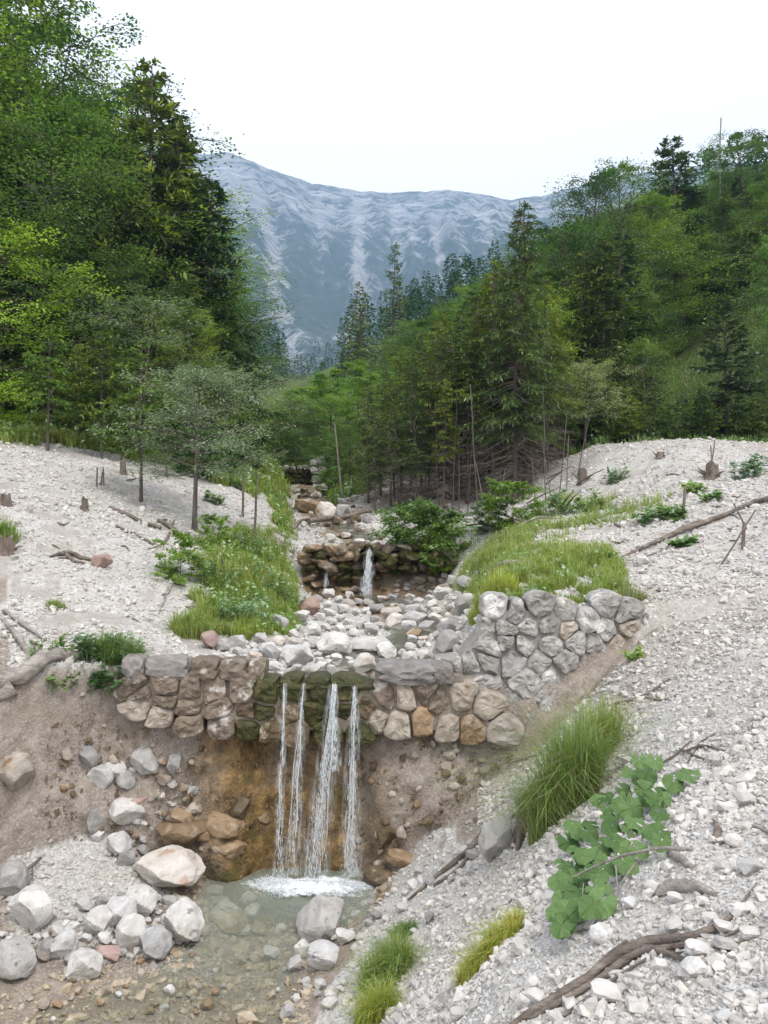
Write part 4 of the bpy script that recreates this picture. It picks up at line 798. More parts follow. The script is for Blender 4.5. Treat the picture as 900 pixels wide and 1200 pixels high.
# ------------------------------------------------------------------ the brook above the dam and the falling water
def bpt(px, py, dz=.03, dmin=9.35): p = hitp(px, py, dmin); return (p.x, p.y, p.z + dz)
zl = ZC - 1.70
brook('brook_water', [(-.82, 8.90, zl + .022), (-.80, 9.2, zl + .03), (-.68, 9.7, zl + .04), (-.35, 10.4, zl + .05)] + [bpt(*q, .06) for q in [(455, 765), (497, 745), (505, 728), (480, 715), (450, 705), (432, 700)]], [.66, .66, .5, .45, .5, .5, .4, .35, .3, .3], M['brook'])
brook('upper_brook_water', [bpt(431, 640, .06, 18.4), bpt(425, 630, .06, 18.5), bpt(400, 620, .05, 19), bpt(380, 600, .05, 20), bpt(362, 585, .05, 22), bpt(352, 578, .05, 25)], [.3, .35, .4, .4, .4, .4], M['brook'])
t = NT('falling_water'); tr = t.n('BsdfTransparent'); df = t.n('BsdfPrincipled', {'Roughness': .15}); t.set(df.inputs['Base Color'], (.86, .90, .93)); t.set(df.inputs['Specular IOR Level'], .8)
lw = t.n('MixShader', {0: .40}); t.set(lw.inputs[1], tr.outputs[0]); t.set(lw.inputs[2], df.outputs[0]); t.t.links.new(lw.outputs[0], t.out.inputs[0]); M['fall'] = t.m
OCT = (np.array([[1, 0, 0], [-1, 0, 0], [0, 1, 0], [0, -1, 0], [0, 0, 1], [0, 0, -1.]]), np.array([[0, 2, 4], [2, 1, 4], [1, 3, 4], [3, 0, 4], [2, 0, 5], [1, 2, 5], [3, 1, 5], [0, 3, 5]]))
def waterfall(label, pxt, pxb, pyt, pyb, y0, y1, w0, w1, n, seed, size=1.0, group=None):
    r = np.random.default_rng(seed); top, bt = at(pxt, pyt, y0), at(pxb, pyb, y1); root = tag(empty('waterfall', (bt.x, bt.y, bt.z)), label, 'waterfall', group); o0 = np.array(root.location[:])
    Hh = top.z - bt.z
    def path(t, off, ph):
        w = w0 + (w1 - w0) * t ** .7; x = top.x + (bt.x - top.x) * t ** 1.15 + off * w + .012 * np.sin(t * 17 + ph) * size + .02 * np.sin(t * 6 + ph * 2) * t * size
        y = top.y + (bt.y - top.y) * np.sqrt(np.clip(t, 0, 1)) + .02 * np.sin(ph * 3); z = top.z - Hh * t; return np.stack([x, y + 0 * x, z + 0 * x], -1)
    G = Geo()
    for k in range(max(3, int(n / 120))):         # unbroken threads of water
        off = r.normal(0, .33); ph = r.uniform(0, 6.28); t0, t1 = (0, r.uniform(.35, .9)) if k % 2 == 0 else sorted(r.uniform(0, 1, 2)); tt = np.linspace(t0, t1, 26)
        tube(G, path(tt, off, ph) - o0, (.002 + .0045 * np.abs(np.sin(tt * 40 + ph)) + .001) * size, 5, cap=False)
    link('water_thread', G.mesh('water_thread', M['fall'], True), root)
    t_ = r.random(n) ** .8; off = r.normal(0, .42, n) * (.4 + .6 * t_); P = np.array([path(a, b, seed + c)[()] for a, b, c in zip(t_, off, r.integers(0, 4, n))]) - o0
    P += r.normal(0, .012, P.shape) * size * t_[:, None]; s = r.uniform(.003, .0085, n) * size; s = s * .8; L = s * r.uniform(2.5, 11, n)
    G = Geo(); V, Fc = OCT; which = np.stack([s, s, L], -1); scatter(G, [OCT], P, which, r, .12)
    tag(link('droplets', G.mesh('droplets', M['fall'], True), root), kind='stuff')
    # the thin translucent veil between the threads
    nu, nv = 7, 60; tv = np.linspace(0, 1, nv); uu = np.linspace(-1.6, 1.6, nu); V = np.stack([path(tv, u_, seed) + [0, .012 + .006 * u_, 0] for u_ in uu], 1) - o0
    V = V + (.008 * fbm(V[..., 0] * 20, V[..., 2] * 3, seed, 3, 5))[..., None] * [0, 1, 0]; G = Geo(); ii = np.arange(nv - 1)[:, None] * nu; jj = np.arange(nu - 1)[None]
    G.add(V.reshape(-1, 3), np.stack([ii + jj, ii + jj + 1, ii + nu + jj + 1, ii + nu + jj], -1).reshape(-1, 4)); me = G.mesh('veil', M['veil'], True); at_ = me.attributes.new('cover', 'FLOAT', 'POINT'); at_.data.foreach_set('value', np.repeat((1 - (np.abs(uu) / 1.6) ** 2)[None], nv, 0).ravel().astype(np.float32)); link('veil', me, root)
    return root
t = NT('water_veil'); mp = t.n('Mapping', {'Scale': (34, 34, 5)}); t.set(mp.inputs[0], t.pos()); a_ = t.math('MULTIPLY', t.ramp(t.noise(1., 5, .7, mp.outputs[0]), (.42, 0.), (.68, .55)), t.n('Attribute', attribute_name='cover').outputs['Fac'])
tr = t.n('BsdfTransparent'); df = t.n('BsdfPrincipled', {'Roughness': .2}); t.set(df.inputs['Base Color'], (.80, .85, .88)); m_ = t.n('MixShader'); t.set(m_.inputs[0], a_); t.set(m_.inputs[1], tr.outputs[0]); t.set(m_.inputs[2], df.outputs[0]); t.t.links.new(m_.outputs[0], t.out.inputs[0]); M['veil'] = t.m
waterfall('thin leftmost strand of water falling over the dam lip into the pool', 333, 326, 801, 1027, 8.85, 8.80, .015, .05, 300, 1, .7)
waterfall('thin second strand from the left falling over the dam lip', 355, 341, 801, 1027, 8.85, 8.80, .015, .07, 280, 2, .7)
waterfall('broad white main strand falling from the middle of the spillway', 391, 367, 802, 1028, 8.85, 8.78, .03, .13, 1300, 3, .7)
waterfall('fourth strand forking near its foot at the right end of the spillway', 416, 410, 804, 1028, 8.85, 8.78, .02, .10, 600, 4, .7)
waterfall('narrow side thread close to the broad main strand', 392, 392, 805, 905, 8.84, 8.80, .02, .05, 160, 5)
waterfall('short white waterfall pouring over the dark second weir', 432, 430, 644, 698, 17.5, 17.25, .05, .12, 600, 6, 1.5)
waterfall('faint trickle at the left side of the second weir', 383, 381, 670, 688, 17.6, 17.5, .02, .04, 50, 7, 1.2)
G = Geo(); r = np.random.default_rng(4); n = 9000; a = r.normal(0, 1, (n, 2)); c = at(364, 1020, 8.7)
cl = r.choice([-.42, -.28, -.05, .02, .28, .38], n); fx = c.x + .02 + cl + a[:, 0] * .13; fy = 8.70 + a[:, 1] * (.08 + .03 * np.sin(fx * 9)) - .06 * (fx - c.x); dd = np.hypot(a[:, 0], a[:, 1]); fz = .005 + np.abs(r.normal(0, .03, n)) * np.exp(-dd * .6); s = r.uniform(.004, .015, n) * (1.15 - .3 * np.clip(dd, 0, 3))
scatter(G, [OCT, (ICO[1][0], ICO[1][1])], np.stack([fx, fy, fz], -1), s, r, 1.)
t = NT('white_foam'); cv = t.n('Attribute', attribute_name='cover').outputs['Fac']; nn_ = t.noise(22, 5, .7); fm = t.ramp(t.math('ADD', cv, t.math('MULTIPLY', t.math('SUBTRACT', nn_, .5), 1.1)), (.38, 0.), (.72, .92))
df = t.n('BsdfDiffuse'); t.set(df.inputs[0], (.82, .86, .88)); t.set(df.inputs['Normal'], t.bump(nn_, 1., .03)); tr = t.n('BsdfTransparent'); m_ = t.n('MixShader'); t.set(m_.inputs[0], fm); t.set(m_.inputs[1], tr.outputs[0]); t.set(m_.inputs[2], df.outputs[0]); t.t.links.new(m_.outputs[0], t.out.inputs[0]); M['foam'] = t.m
n_ = 70; gx, gy = np.meshgrid(np.linspace(-1, 1, n_), np.linspace(-1, 1, n_)); cov = np.clip(1.25 - np.hypot(gx * (1 - .15 * gy), gy) - .18 * fbm(gx * 3, gy * 3, 0, 3, 55), 0, 1); cov = cov * .9
gz = .006 + cov ** 1.5 * (.05 + .045 * fbm(gx * 9, gy * 6, 0, 4, 56)); GX, GY = c.x + .03 + gx * .78, 8.62 + gy * .34 - .05 * gx
ii = np.arange(n_ - 1)[:, None] * n_; jj_ = np.arange(n_ - 1)[None]; n0 = G.n; G.add(np.stack([GX, GY, gz], -1).reshape(-1, 3), np.stack([ii + jj_, ii + jj_ + 1, ii + n_ + jj_ + 1, ii + n_ + jj_], -1).reshape(-1, 4), 1)
fme = G.mesh('foam', [M['fall'], M['foam']], True); at__ = fme.attributes.new('cover', 'FLOAT', 'POINT'); cvv = np.ones(G.n); cvv[n0:] = cov.ravel(); at__.data.foreach_set('value', cvv.astype(np.float32))
tag(link('foam', fme), 'white splashing foam where the strands hit the pool', kind='stuff')

# larger stones stuck in the earth face
for i in range(95):
    px = R3.uniform(70, 250) if i % 3 == 0 else R3.uniform(420, 600); e = float(edge(px)); y = e - CW * R3.uniform(.15, .95); x = (px - 450) / F * y; z = Hs(x, y)
    if z > ZC - 2.35 or z < .1: continue
    w = R3.uniform(6, 17) / F * y / 2; mt = ['wall_tan', 'boulder_orange', 'wall_tan', 'weir_stone'][R3.integers(4)]
    o = link('rock', rock_mesh(int(R3.integers(8)), mt, False)); o.location = (x, y - .05, z); o.scale = (w, w * .8, w * .75); o.rotation_euler = (R3.normal() * .3, R3.normal() * .3, R3.uniform(0, 6))
    sd_ = 'left' if px < 300 else 'right'; tag(o, {'wall_tan': 'tan', 'boulder_orange': 'ochre', 'weir_stone': 'dark brown'}[mt] + ' stone stuck in the washed-out earth face ' + sd_ + ' of the waterfall', 'rock', 'stones stuck in the earth face ' + sd_)
for a in [(445, 1035, 40, 18, 'weir_stone', 'flat brown ledge rock at the right foot of the waterfall'), (470, 1018, 34, 18, 'boulder_orange', 'ochre ledge rock right of the foam'), (456, 1008, 30, 20, 'weir_stone', 'dark wet rock right of the last strand'), (280, 985, 26, 30, 'weir_stone', 'dark wet rock in the earth face left of the first strand'), (308, 992, 22, 18, 'boulder_orange', 'small ochre rock behind the first strand')]: boulder(*a)

fill([(240, 1045), (300, 1055), (400, 1050), (420, 1075), (350, 1100), (250, 1085)], 16, 14, 36, ['wall_tan', 'boulder_orange', 'boulder'], 'rock lying under the water of the pool', 'rocks under the water of the pool', pw=1.5)
# ------------------------------------------------------------------ trees: every prototype is 10 m tall, copies share its meshes
def cards(geo, P, D, U, L, W, mi=0, fold=.0):
    """diamond leaves: P base, D direction, U rough normal"""
    D = D / (np.linalg.norm(D, axis=1)[:, None] + 1e-9); S = np.cross(D, U); S /= np.linalg.norm(S, axis=1)[:, None] + 1e-9; L = np.asarray(L)[:, None]; W = np.asarray(W)[:, None]
    N = np.cross(S, D); V = np.stack([P, P + D * L * .45 + S * W * .5 + N * W * fold, P + D * L, P + D * L * .45 - S * W * .5 + N * W * fold], 1)
    geo.add(V.reshape(-1, 3), np.arange(len(P) * 4).reshape(-1, 4), mi)
def rvec(r, n): v = r.normal(size=(n, 3)); return v / np.linalg.norm(v, axis=1)[:, None]
def trunk_geo(r, h, rad, bend=.12, n=9, top=.06, k=14):
    t = np.linspace(0, 1, k); b = r.normal(0, bend, 2); ph = r.uniform(0, 6, 2)
    P = np.stack([b[0] * t * t * h * .3 + .05 * np.sin(t * 7 + ph[0]) * t * h * .1, b[1] * t * t * h * .3 + .05 * np.sin(t * 6 + ph[1]) * t * h * .1, t * h - .15], -1)
    G = Geo(); R_ = rad * (1 - t * (1 - top)) * (1 + .35 * np.exp(-t * 25)); tube(G, P, R_, n, cap=False); return G, (lambda z: np.stack([np.interp(z, P[:, 2], P[:, i]) for i in range(3)], -1)), P, R_
def conifer(seed, bare=.12, R=.2, wh=200, droop=.35, dens=15, dead=0, mats=('spruce', 'spruce_lit'), card=(.34, .075), ragged=.3, litf=.22, up=.5, rad=.13, bark='bark'):
    r = np.random.default_rng(seed); h = 10.; G, ax, P, R_ = trunk_geo(r, h, rad, .05)
    LG, CG = Geo(), Geo()
    for i in range(wh + dead):
        dd = i >= wh
        z0 = h * (r.uniform(.04, bare + .12) if dd else bare + (1 - bare - .01) * (i + r.random()) / wh); t = z0 / h; tt = (t - bare) / (1 - bare)
        L = R * h * (max(1 - tt, 0) ** .8 + .03) * r.uniform(1 - ragged, 1.12) * (min(1, .6 + tt * 3))
        if dd: L = R * h * r.uniform(.3, .85)
        az = r.uniform(0, 2 * math.pi); e = (-.25 + up * tt * 1.4) if not dd else -.15 + r.normal() * .2; s = np.linspace(0, 1, 6)
        o = ax(np.array([z0]))[0]; dirn = np.array([math.cos(az), math.sin(az), 0]); side = np.array([-math.sin(az), math.cos(az), 0]); cv = r.normal(0, .12)
        B = o + dirn * (L * s)[:, None] + side * (cv * L * s * s)[:, None]; B[:, 2] += L * (e * s - droop * s * s + .28 * droop * s ** 4 * 2)
        tube(LG, B, np.linspace(.02 + .008 * L, .004, 6), 3, cap=False)
        if dd:
            for q in range(9):
                a = B[r.integers(1, 6)]; v = rvec(r, 1)[0] * .5 * L * r.uniform(.3, 1) + dirn * .2 * L; v[2] = -abs(v[2]) * .7; tube(LG, [a, a + v * .5 + [0, 0, .02], a + v], [.008, .006, .003], 3, cap=False)
            continue
        n = int(dens * L + 4); u = r.uniform(.12, 1, n) ** .8; base = np.stack([np.interp(u, s, B[:, k]) for k in range(3)], -1)
        sg = r.choice([-1, 1], n)[:, None]; D = dirn * r.uniform(.3, 1.1, (n, 1)) + side * sg * r.uniform(.3, 1.0, (n, 1)) * (1.1 - u[:, None] * .5); D[:, 2] += -r.uniform(.1, .9, n) * (.3 + droop) + .25 * tt
        ln = card[0] * r.uniform(.6, 1.3, n) * (.55 + .8 * (1 - tt)); U = rvec(r, n) * .5 + [0, 0, 1.]
        lit = (r.random(n) < litf * (.4 + u));  # painted lit tone, likelier towards the branch tips
        for sub in range(3):
            Pn = base + D / np.linalg.norm(D, axis=1)[:, None] * (ln * .38 * sub)[:, None]; Dn = D + rvec(r, n) * (.15 + .35 * sub) + side * (sub - 1) * .5
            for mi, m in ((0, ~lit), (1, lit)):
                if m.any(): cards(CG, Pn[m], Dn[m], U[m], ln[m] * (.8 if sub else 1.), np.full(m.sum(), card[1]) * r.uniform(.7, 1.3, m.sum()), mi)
    return dict(trunk=G.mesh('trunk', M[bark], True), branches=LG.mesh('branches', M['twig' if dead else bark], False), crown=CG.mesh('crown', [M[m] for m in mats], False))
def broadleaf(seed, base=.2, R=.33, limbs=46, subs=7, leaves=58, leaf=.13, mats=('beech', 'beech_dark'), flat=.22, up=.5, profile=1.0, rad=.14, bark='bark', fork=0, mixf=.35, droop=.12, asp=.7, spread=.34):
    r = np.random.default_rng(seed); h = 10.; G, ax, P, R_ = trunk_geo(r, h * .93, rad, .16); LG, CG = Geo(), Geo()
    for i in range(limbs):
        t = base + (1 - base) * ((i + r.random()) / limbs) ** 1.0; q = (t - base) / (1 - base)
        prof = (math.sin(math.pi * min(1, max(.02, q * .88 + .14))) ** .62) * profile * r.uniform(.62, 1.18)
        L = R * h * prof + .25; az = i * 2.4 + r.normal() * .5; e = math.tan(up * (.25 + q * 1.0)); z0 = h * .93 * (t - .06 * (1 - q) - .02)
        o = ax(np.array([max(.3, z0)]))[0]; dirn = np.array([math.cos(az), math.sin(az), 0]); side = np.array([-math.sin(az), math.cos(az), 0]); s = np.linspace(0, 1, 6); nn = math.sqrt(1 + e * e)
        B = o + dirn * (L / nn * s)[:, None] + side * (r.normal(0, .18) * L * s * s)[:, None]; B[:, 2] += L / nn * e * s - droop * L * s * s; B[1:-1] += r.normal(0, .03 * L, (4, 3))
        tube(LG, B, np.linspace(rad * .33 * (1.1 - q * .7), .008, 6), 4, cap=False)
        for k in range(subs):
            u = r.uniform(.25, 1.) if k else 1.; b = np.array([np.interp(u, s, B[:, c]) for c in range(3)]); sa = r.choice([-1, 1]) * r.uniform(.3, 1.1) if k else 0
            dv = dirn * math.cos(sa) + side * math.sin(sa); dv[2] += r.normal() * .25 + .12; l2 = L * spread * r.uniform(.6, 1.2) + .25
            Q = np.array([b, b + dv * l2 * .5 + [0, 0, .03], b + dv * l2 - [0, 0, .06 * l2]]); tube(LG, Q, [.014, .01, .004], 3, cap=False)
            n = int(leaves * r.uniform(.6, 1.3)); a = r.random(n) ** .75; Pn = b + (Q[2] - b) * a[:, None]; lat = np.cross(dv, [0, 0, 1.]); lat /= np.linalg.norm(lat) + 1e-9
            w = r.normal(0, 1, n) * l2 * .30 * (1.15 - .5 * a); Pn = Pn + lat * w[:, None] + rvec(r, n) * l2 * .09; Pn[:, 2] += r.normal(0, flat * l2 * .5, n) - np.abs(w) * .18
            D = dv * .8 + lat * np.sign(w)[:, None] * .7 + rvec(r, n) * .55; D[:, 2] -= .25; U = rvec(r, n) * .65 + [0, 0, 1.]
            L_ = leaf * r.uniform(.65, 1.3, n); mi = (r.random(n) < (mixf if k % 3 else mixf * .4))
            for m_, mm in ((0, ~mi), (1, mi)):
                if mm.any(): cards(CG, Pn[mm], D[mm], U[mm], L_[mm], L_[mm] * asp, m_, .08)
    return dict(trunk=G.mesh('trunk', M[bark], True), branches=LG.mesh('branches', M[bark], False), crown=CG.mesh('crown', [M[m] for m in mats], False))
T = {}
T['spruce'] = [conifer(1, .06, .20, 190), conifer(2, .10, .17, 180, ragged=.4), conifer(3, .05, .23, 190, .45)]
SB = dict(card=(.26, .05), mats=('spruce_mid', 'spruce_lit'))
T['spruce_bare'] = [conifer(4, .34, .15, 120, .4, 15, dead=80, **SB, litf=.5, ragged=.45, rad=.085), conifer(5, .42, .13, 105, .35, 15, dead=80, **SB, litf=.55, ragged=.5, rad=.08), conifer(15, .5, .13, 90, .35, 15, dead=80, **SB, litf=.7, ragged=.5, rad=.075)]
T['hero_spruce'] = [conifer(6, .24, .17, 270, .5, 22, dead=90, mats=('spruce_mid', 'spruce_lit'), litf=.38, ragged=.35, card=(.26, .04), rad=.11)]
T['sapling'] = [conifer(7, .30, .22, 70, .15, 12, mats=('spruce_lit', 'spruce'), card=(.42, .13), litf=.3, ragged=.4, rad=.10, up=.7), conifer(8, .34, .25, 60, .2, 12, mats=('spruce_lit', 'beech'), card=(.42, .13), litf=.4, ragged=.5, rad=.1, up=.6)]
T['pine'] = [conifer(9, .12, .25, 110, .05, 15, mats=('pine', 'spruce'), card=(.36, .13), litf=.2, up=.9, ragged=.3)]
T['larch'] = [conifer(10, .15, .17, 120, .2, 9, mats=('larch', 'pine'), card=(.36, .08), litf=.3, ragged=.5)]
BE = dict(leaves=120, leaf=.082, flat=.09, subs=8, spread=.4)
T['beech'] = [broadleaf(11, limbs=44, **BE), broadleaf(12, .1, .34, 46, **BE), broadleaf(13, .28, .28, 40, up=.7, **BE), broadleaf(14, .12, .26, 44, profile=1.1, up=.75, **BE)]
T['dark_beech'] = [broadleaf(21, .12, .31, 42, mats=('beech_dark', 'beech'), mixf=.3, **BE), broadleaf(22, .2, .27, 40, mats=('beech_dark', 'spruce_lit'), up=.75, **BE)]
T['maple'] = [broadleaf(31, .12, .34, 40, mats=('bright', 'beech'), leaf=.115, leaves=90, flat=.12, mixf=.35), broadleaf(32, .25, .3, 30, mats=('bright', 'beech'), leaf=.14, rad=.07, bark='bark_pale')]
T['feather'] = [broadleaf(33, .10, .36, 30, 6, 20, .10, ('bright', 'willow'), up=.95, mixf=.5, droop=.3, asp=.45, spread=.45)]
T['willow'] = [broadleaf(34, .42, .42, 34, 7, 60, .17, ('willow', 'willow'), up=.55, rad=.16, asp=.38), broadleaf(35, .2, .40, 36, 7, 50, .16, ('willow', 'herb'), up=.6, asp=.4, mixf=.25)]
T['sparse'] = [broadleaf(36, .22, .26, 38, 7, 60, .085, ('beech_dark', 'beech'), up=.9, mixf=.3)]
T['shrub'] = [broadleaf(41, .02, .62, 30, 6, 44, .55, ('beech_dark', 'herb'), up=.7, rad=.1, mixf=.4), broadleaf(42, .02, .6, 26, 6, 44, .5, ('herb', 'bright'), up=.8, rad=.1, mixf=.4)]
KIND = dict(spruce='spruce_tree', spruce_bare='spruce_tree', hero_spruce='spruce_tree', sapling='spruce_sapling', pine='pine_tree', larch='larch_tree', beech='beech_tree', dark_beech='beech_tree', maple='maple_tree', feather='ash_tree', willow='willow_tree', sparse='beech_tree', shrub='shrub')
rt = random.Random(11)
def tree(kind, px, d, top, label, group=None, var=None, width=1., height=None, base=None):
    x = (px - 450) / F * d; z = Hs(x, d) if base is None else base; hgt = height or (at(px, top, d).z - z)
    if hgt < .5: return None
    k = rt.randrange(len(T[kind])) if var is None else var; p = T[kind][k]
    o = empty(KIND[kind], (x, d, z - .05), rt.uniform(0, 6.28)); s = hgt / 10.; o.scale = (s * width, s * width, s); tag(o, label, 'shrub' if kind == 'shrub' else 'tree', group)
    for nm in ('trunk', 'branches', 'crown'): link(nm, p[nm], o)
    return o
# left hillside
for a in [
 ('beech', -35, 29, -90, 'dark beech cut by the left edge of the photo, at the top', None, 1), ('beech', 18, 31, -28, 'tallest beech, rising out of the upper left corner', None, 0), ('dark_beech', 62, 36, 5, 'dark broad tree with a feathery top left of the tall spruces', None, 1, .75),
 ('beech', 72, 27, 110, 'yellow-green beech with layered sprays in front of the dark left forest', None, 1, .8), ('beech', 108, 26.5, 130, 'beech with drooping light green sprays beside the tall dark spruce', None, 3, .5), ('sparse', 132, 37, 62, 'thin-topped tree standing against the sky left of the tall spruce', None, 0),
 ('spruce', 174, 27.5, 64, 'tall dark spruce with a pointed top, highest above the left forest', None, 0, 1.1), ('spruce', 203, 28.5, 126, 'dark spruce just right of the tallest left one', None, 1, 1.25), ('spruce', 224, 28, 158, 'dark spruce at the right shoulder of the left forest', None, 2, 1.1), ('spruce', 243, 27.5, 205, 'lower dark spruce at the right edge of the left forest', None, 0, 1.1),
 ('maple', 229, 29, 225, 'light green broadleaf tree at the right edge of the left forest', None, 0, .5), ('dark_beech', 165, 26, 270, 'dark green tree in front of the pointed spruces on the left', None, 0, .7), ('dark_beech', 232, 27, 340, 'low dark tree below the light green one on the left', None, 1, .85),
 ('maple', -8, 23, 235, 'bright-tipped tree leaning in from the left edge', None, 0), ('willow', 165, 23.5, 335, 'pale-leaved tree at the foot of the dark left forest', None, 1, 1.25), ('beech', 205, 24.5, 350, 'fresh green tree at the foot of the forest beside the pale-leaved one', None, 2, .8),
 ('feather', 292, 31, 335, 'airy light green ash with arching branches in the valley gap', None, 0, .72), ('feather', 262, 33, 345, 'airy tree half behind the ash at the valley gap', None, 0, .6),
 ('sapling', 55, 20.3, 376, 'young bright spruce with a bare thin stem at the top of the left scree', None, 1, 1.25), ('sapling', 118, 21, 384, 'young spruce with grey-green crown right of the bright one', None, 0, 1.2), ('sapling', 165, 17.5, 398, 'slim young conifer standing on the left scree itself', None, 1, 1.15), ('sapling', 92, 22, 400, 'thin young spruce behind the two at the scree top', None, 0), ('sapling', 142, 21.5, 405, 'young spruce between two others at the scree top', None, 1), ('sapling', 195, 20.5, 440, 'small dark young spruce behind the willow', None, 0),
 ('spruce', 18, 27, 330, 'brownish shaded spruce low in the left forest', None, 1), ('spruce', 285, 27, 395, 'dark conifer on the bank edge right of the willow', None, 2, .9), ('dark_beech', 262, 24.5, 420, 'dark bushy tree behind the willow', None, 0, .9), ('beech', 290, 29, 465, 'green bushy tree above the left bank of the stream', None, 2, .85),
]: tree(*a[:5], group=a[5], var=a[6], width=a[7] if len(a) > 7 else 1.)
p = hitp(228, 622); tree('willow', 228, p.y, 418, 'grey-leaved willow with a dark knotty trunk growing out of the left scree', var=0, width=1.05)
# right side
for a in [
 ('hero_spruce', 604, 23.6, 232, 'big spruce with dead grey lower branches in the middle of the photo', None, 0, 1.0), ('spruce_bare', 578, 24.5, 300, 'spruce close behind the left side of the big one', None, 0, 1.2), ('spruce_bare', 640, 25, 318, 'spruce close by the right side of the big one', None, 0, 1.3),
 ('sparse', 690, 45, 182, 'tall loose-crowned tree against the sky right of the big spruce', None, 0, .85), ('sparse', 728, 47, 166, 'tall thin-topped tree with a crooked tip against the sky', None, 0, .8), ('spruce', 800, 56, 152, 'dark broad spruce, highest of the right ridge', None, 2, 1.35), ('dark_beech', 880, 62, 145, 'dark broadleaf tree in the upper right corner', None, 0), ('beech', 935, 60, 170, 'beech cut by the right edge of the photo', None, 1),
 ('beech', 760, 50, 220, 'fresh green beech between the thin-topped tree and the broad dark spruce', None, 3), ('dark_beech', 738, 46, 290, 'dark round tree on the right hillside below the broad spruce', None, 0, .75), ('maple', 925, 34, 250, 'light green tree leaning in at the right edge', None, 0, .6), ('beech', 655, 44, 240, 'pale green beech behind the big spruce', None, 3, 1.), ('beech', 835, 62, 215, 'yellowish green beech below the right ridge', None, 0, 1.1),
 ('willow', 686, 26.5, 418, 'grey-green umbrella-shaped willow right of the big spruce', None, 0, 1.1), ('pine', 853, 29, 348, 'grey-green pine standing before the grassy hillside', None, 0, 1.25), ('sparse', 758, 31, 385, 'small broadleaf tree with a dark forked stem by the grassy hillside', None, 0, 1.),
 ('larch', 460, 100, 283, 'tall pale larch standing against the mountain', None, 0, .8), ('larch', 424, 98, 328, 'shorter larch left of the tall one against the mountain', None, 0, .95), ('larch', 400, 104, 378, 'smallest faint larch at the foot of the mountain', None, 0, .8),
 ('maple', 388, 40.5, 428, 'bright green maple at the bend of the valley', None, 0, 1.25), ('willow', 345, 43, 462, 'pale grey-green tree left of the bright maple', None, 1, 1.3), ('willow', 462, 27.5, 475, 'grey-green willow among the bare trunks', None, 1, 1.1), ('spruce', 372, 60, 440, 'dark small spruce above the farthest weir', None, 0, 1.2),
 ('beech', 330, 38.5, 480, 'leafy small tree on the left of the farthest weir', None, 2, 1.4), ('beech', 410, 33, 480, 'leafy tree beside the bright maple, over the right bank', None, 1, 1.1), ('maple', 400, 36.5, 495, 'slender pale-stemmed maple leaning over the upper stream', None, 1, .9),
    ('maple', 352, 47, 446, 'bright green tree left of the valley bend', None, 0, 1.3), ('maple', 420, 46, 415, 'bright green maple on the slope right of the valley bend', None, 0, 1.2), ('maple', 372, 52, 440, 'light green rounded tree at the middle of the valley bend', None, 0, 1.3), ('willow', 328, 50, 468, 'pale grey-green bushy tree on the left flank of the valley bend', None, 1, 1.3), ('maple', 436, 38, 430, 'fresh green maple behind the bare trunks on the right bank', None, 0, 1.1),
]: tree(*a[:5], group=a[5], var=a[6], width=a[7] if len(a) > 7 else 1.)
# dense thin spruces with dead lower branches, right bank
SLIM = [(432, 27.5, 440), (446, 28.5, 425), (458, 26.5, 432), (470, 28, 410), (482, 26, 405), (494, 28.5, 385), (503, 26.5, 400), (514, 25.5, 372), (524, 27.5, 362), (532, 25.2, 380), (541, 26.6, 352), (548, 24.6, 372), (557, 26, 345), (566, 24.8, 335), (590, 26.5, 310), (616, 26.5, 330), (622, 24.6, 400), (632, 27.5, 372), (650, 26.4, 395), (662, 28.5, 400), (574, 27.6, 330), (488, 24.8, 455), (520, 24.2, 440), (466, 25.2, 470), (440, 25.6, 478)]
k = 0
ORD = 'first second third fourth fifth sixth seventh eighth ninth tenth eleventh twelfth thirteenth fourteenth fifteenth sixteenth seventeenth eighteenth nineteenth twentieth twenty-first twenty-second twenty-third twenty-fourth twenty-fifth twenty-sixth'.split()
for px, d, top in SLIM:
    tree('spruce_bare', px, d, top, ORD[sorted(q[0] for q in SLIM).index(px)] + ' slender bare-trunked spruce from the left in the dense stand on the right bank', 'slender spruces on the right bank', k % 3, 1.25 if k % 2 else 1.05); k += 1
for i, (px, d, top) in enumerate([(640, 27, 455), (660, 28, 448), (712, 27.5, 440), (725, 28.5, 462), (738, 27.4, 452), (752, 28, 468), (770, 27.5, 450), (783, 28.2, 470), (800, 27.6, 462), (812, 28.6, 458), (824, 27.6, 452), (838, 28, 470), (866, 27.8, 458), (884, 28.5, 465), (898, 27.5, 450)]):
    tree('sapling', px, d, top, ORD[i] + ' young spruce from the left in the row along the right bank crest', 'young spruces along the right crest', i % 2, 1.2)
SIL_L = [(-200, -350), (-100, -200), (0, -5), (60, 30), (100, 85), (150, 120), (175, 110), (215, 165), (238, 215), (250, 300), (262, 420), (285, 490), (320, 520)]
SIL_R = [(395, 470), (405, 440), (425, 410), (470, 355), (520, 325), (560, 305), (600, 292), (640, 258), (680, 225), (730, 215), (770, 210), (800, 195), (850, 195), (880, 178), (960, 150), (1100, 60)]
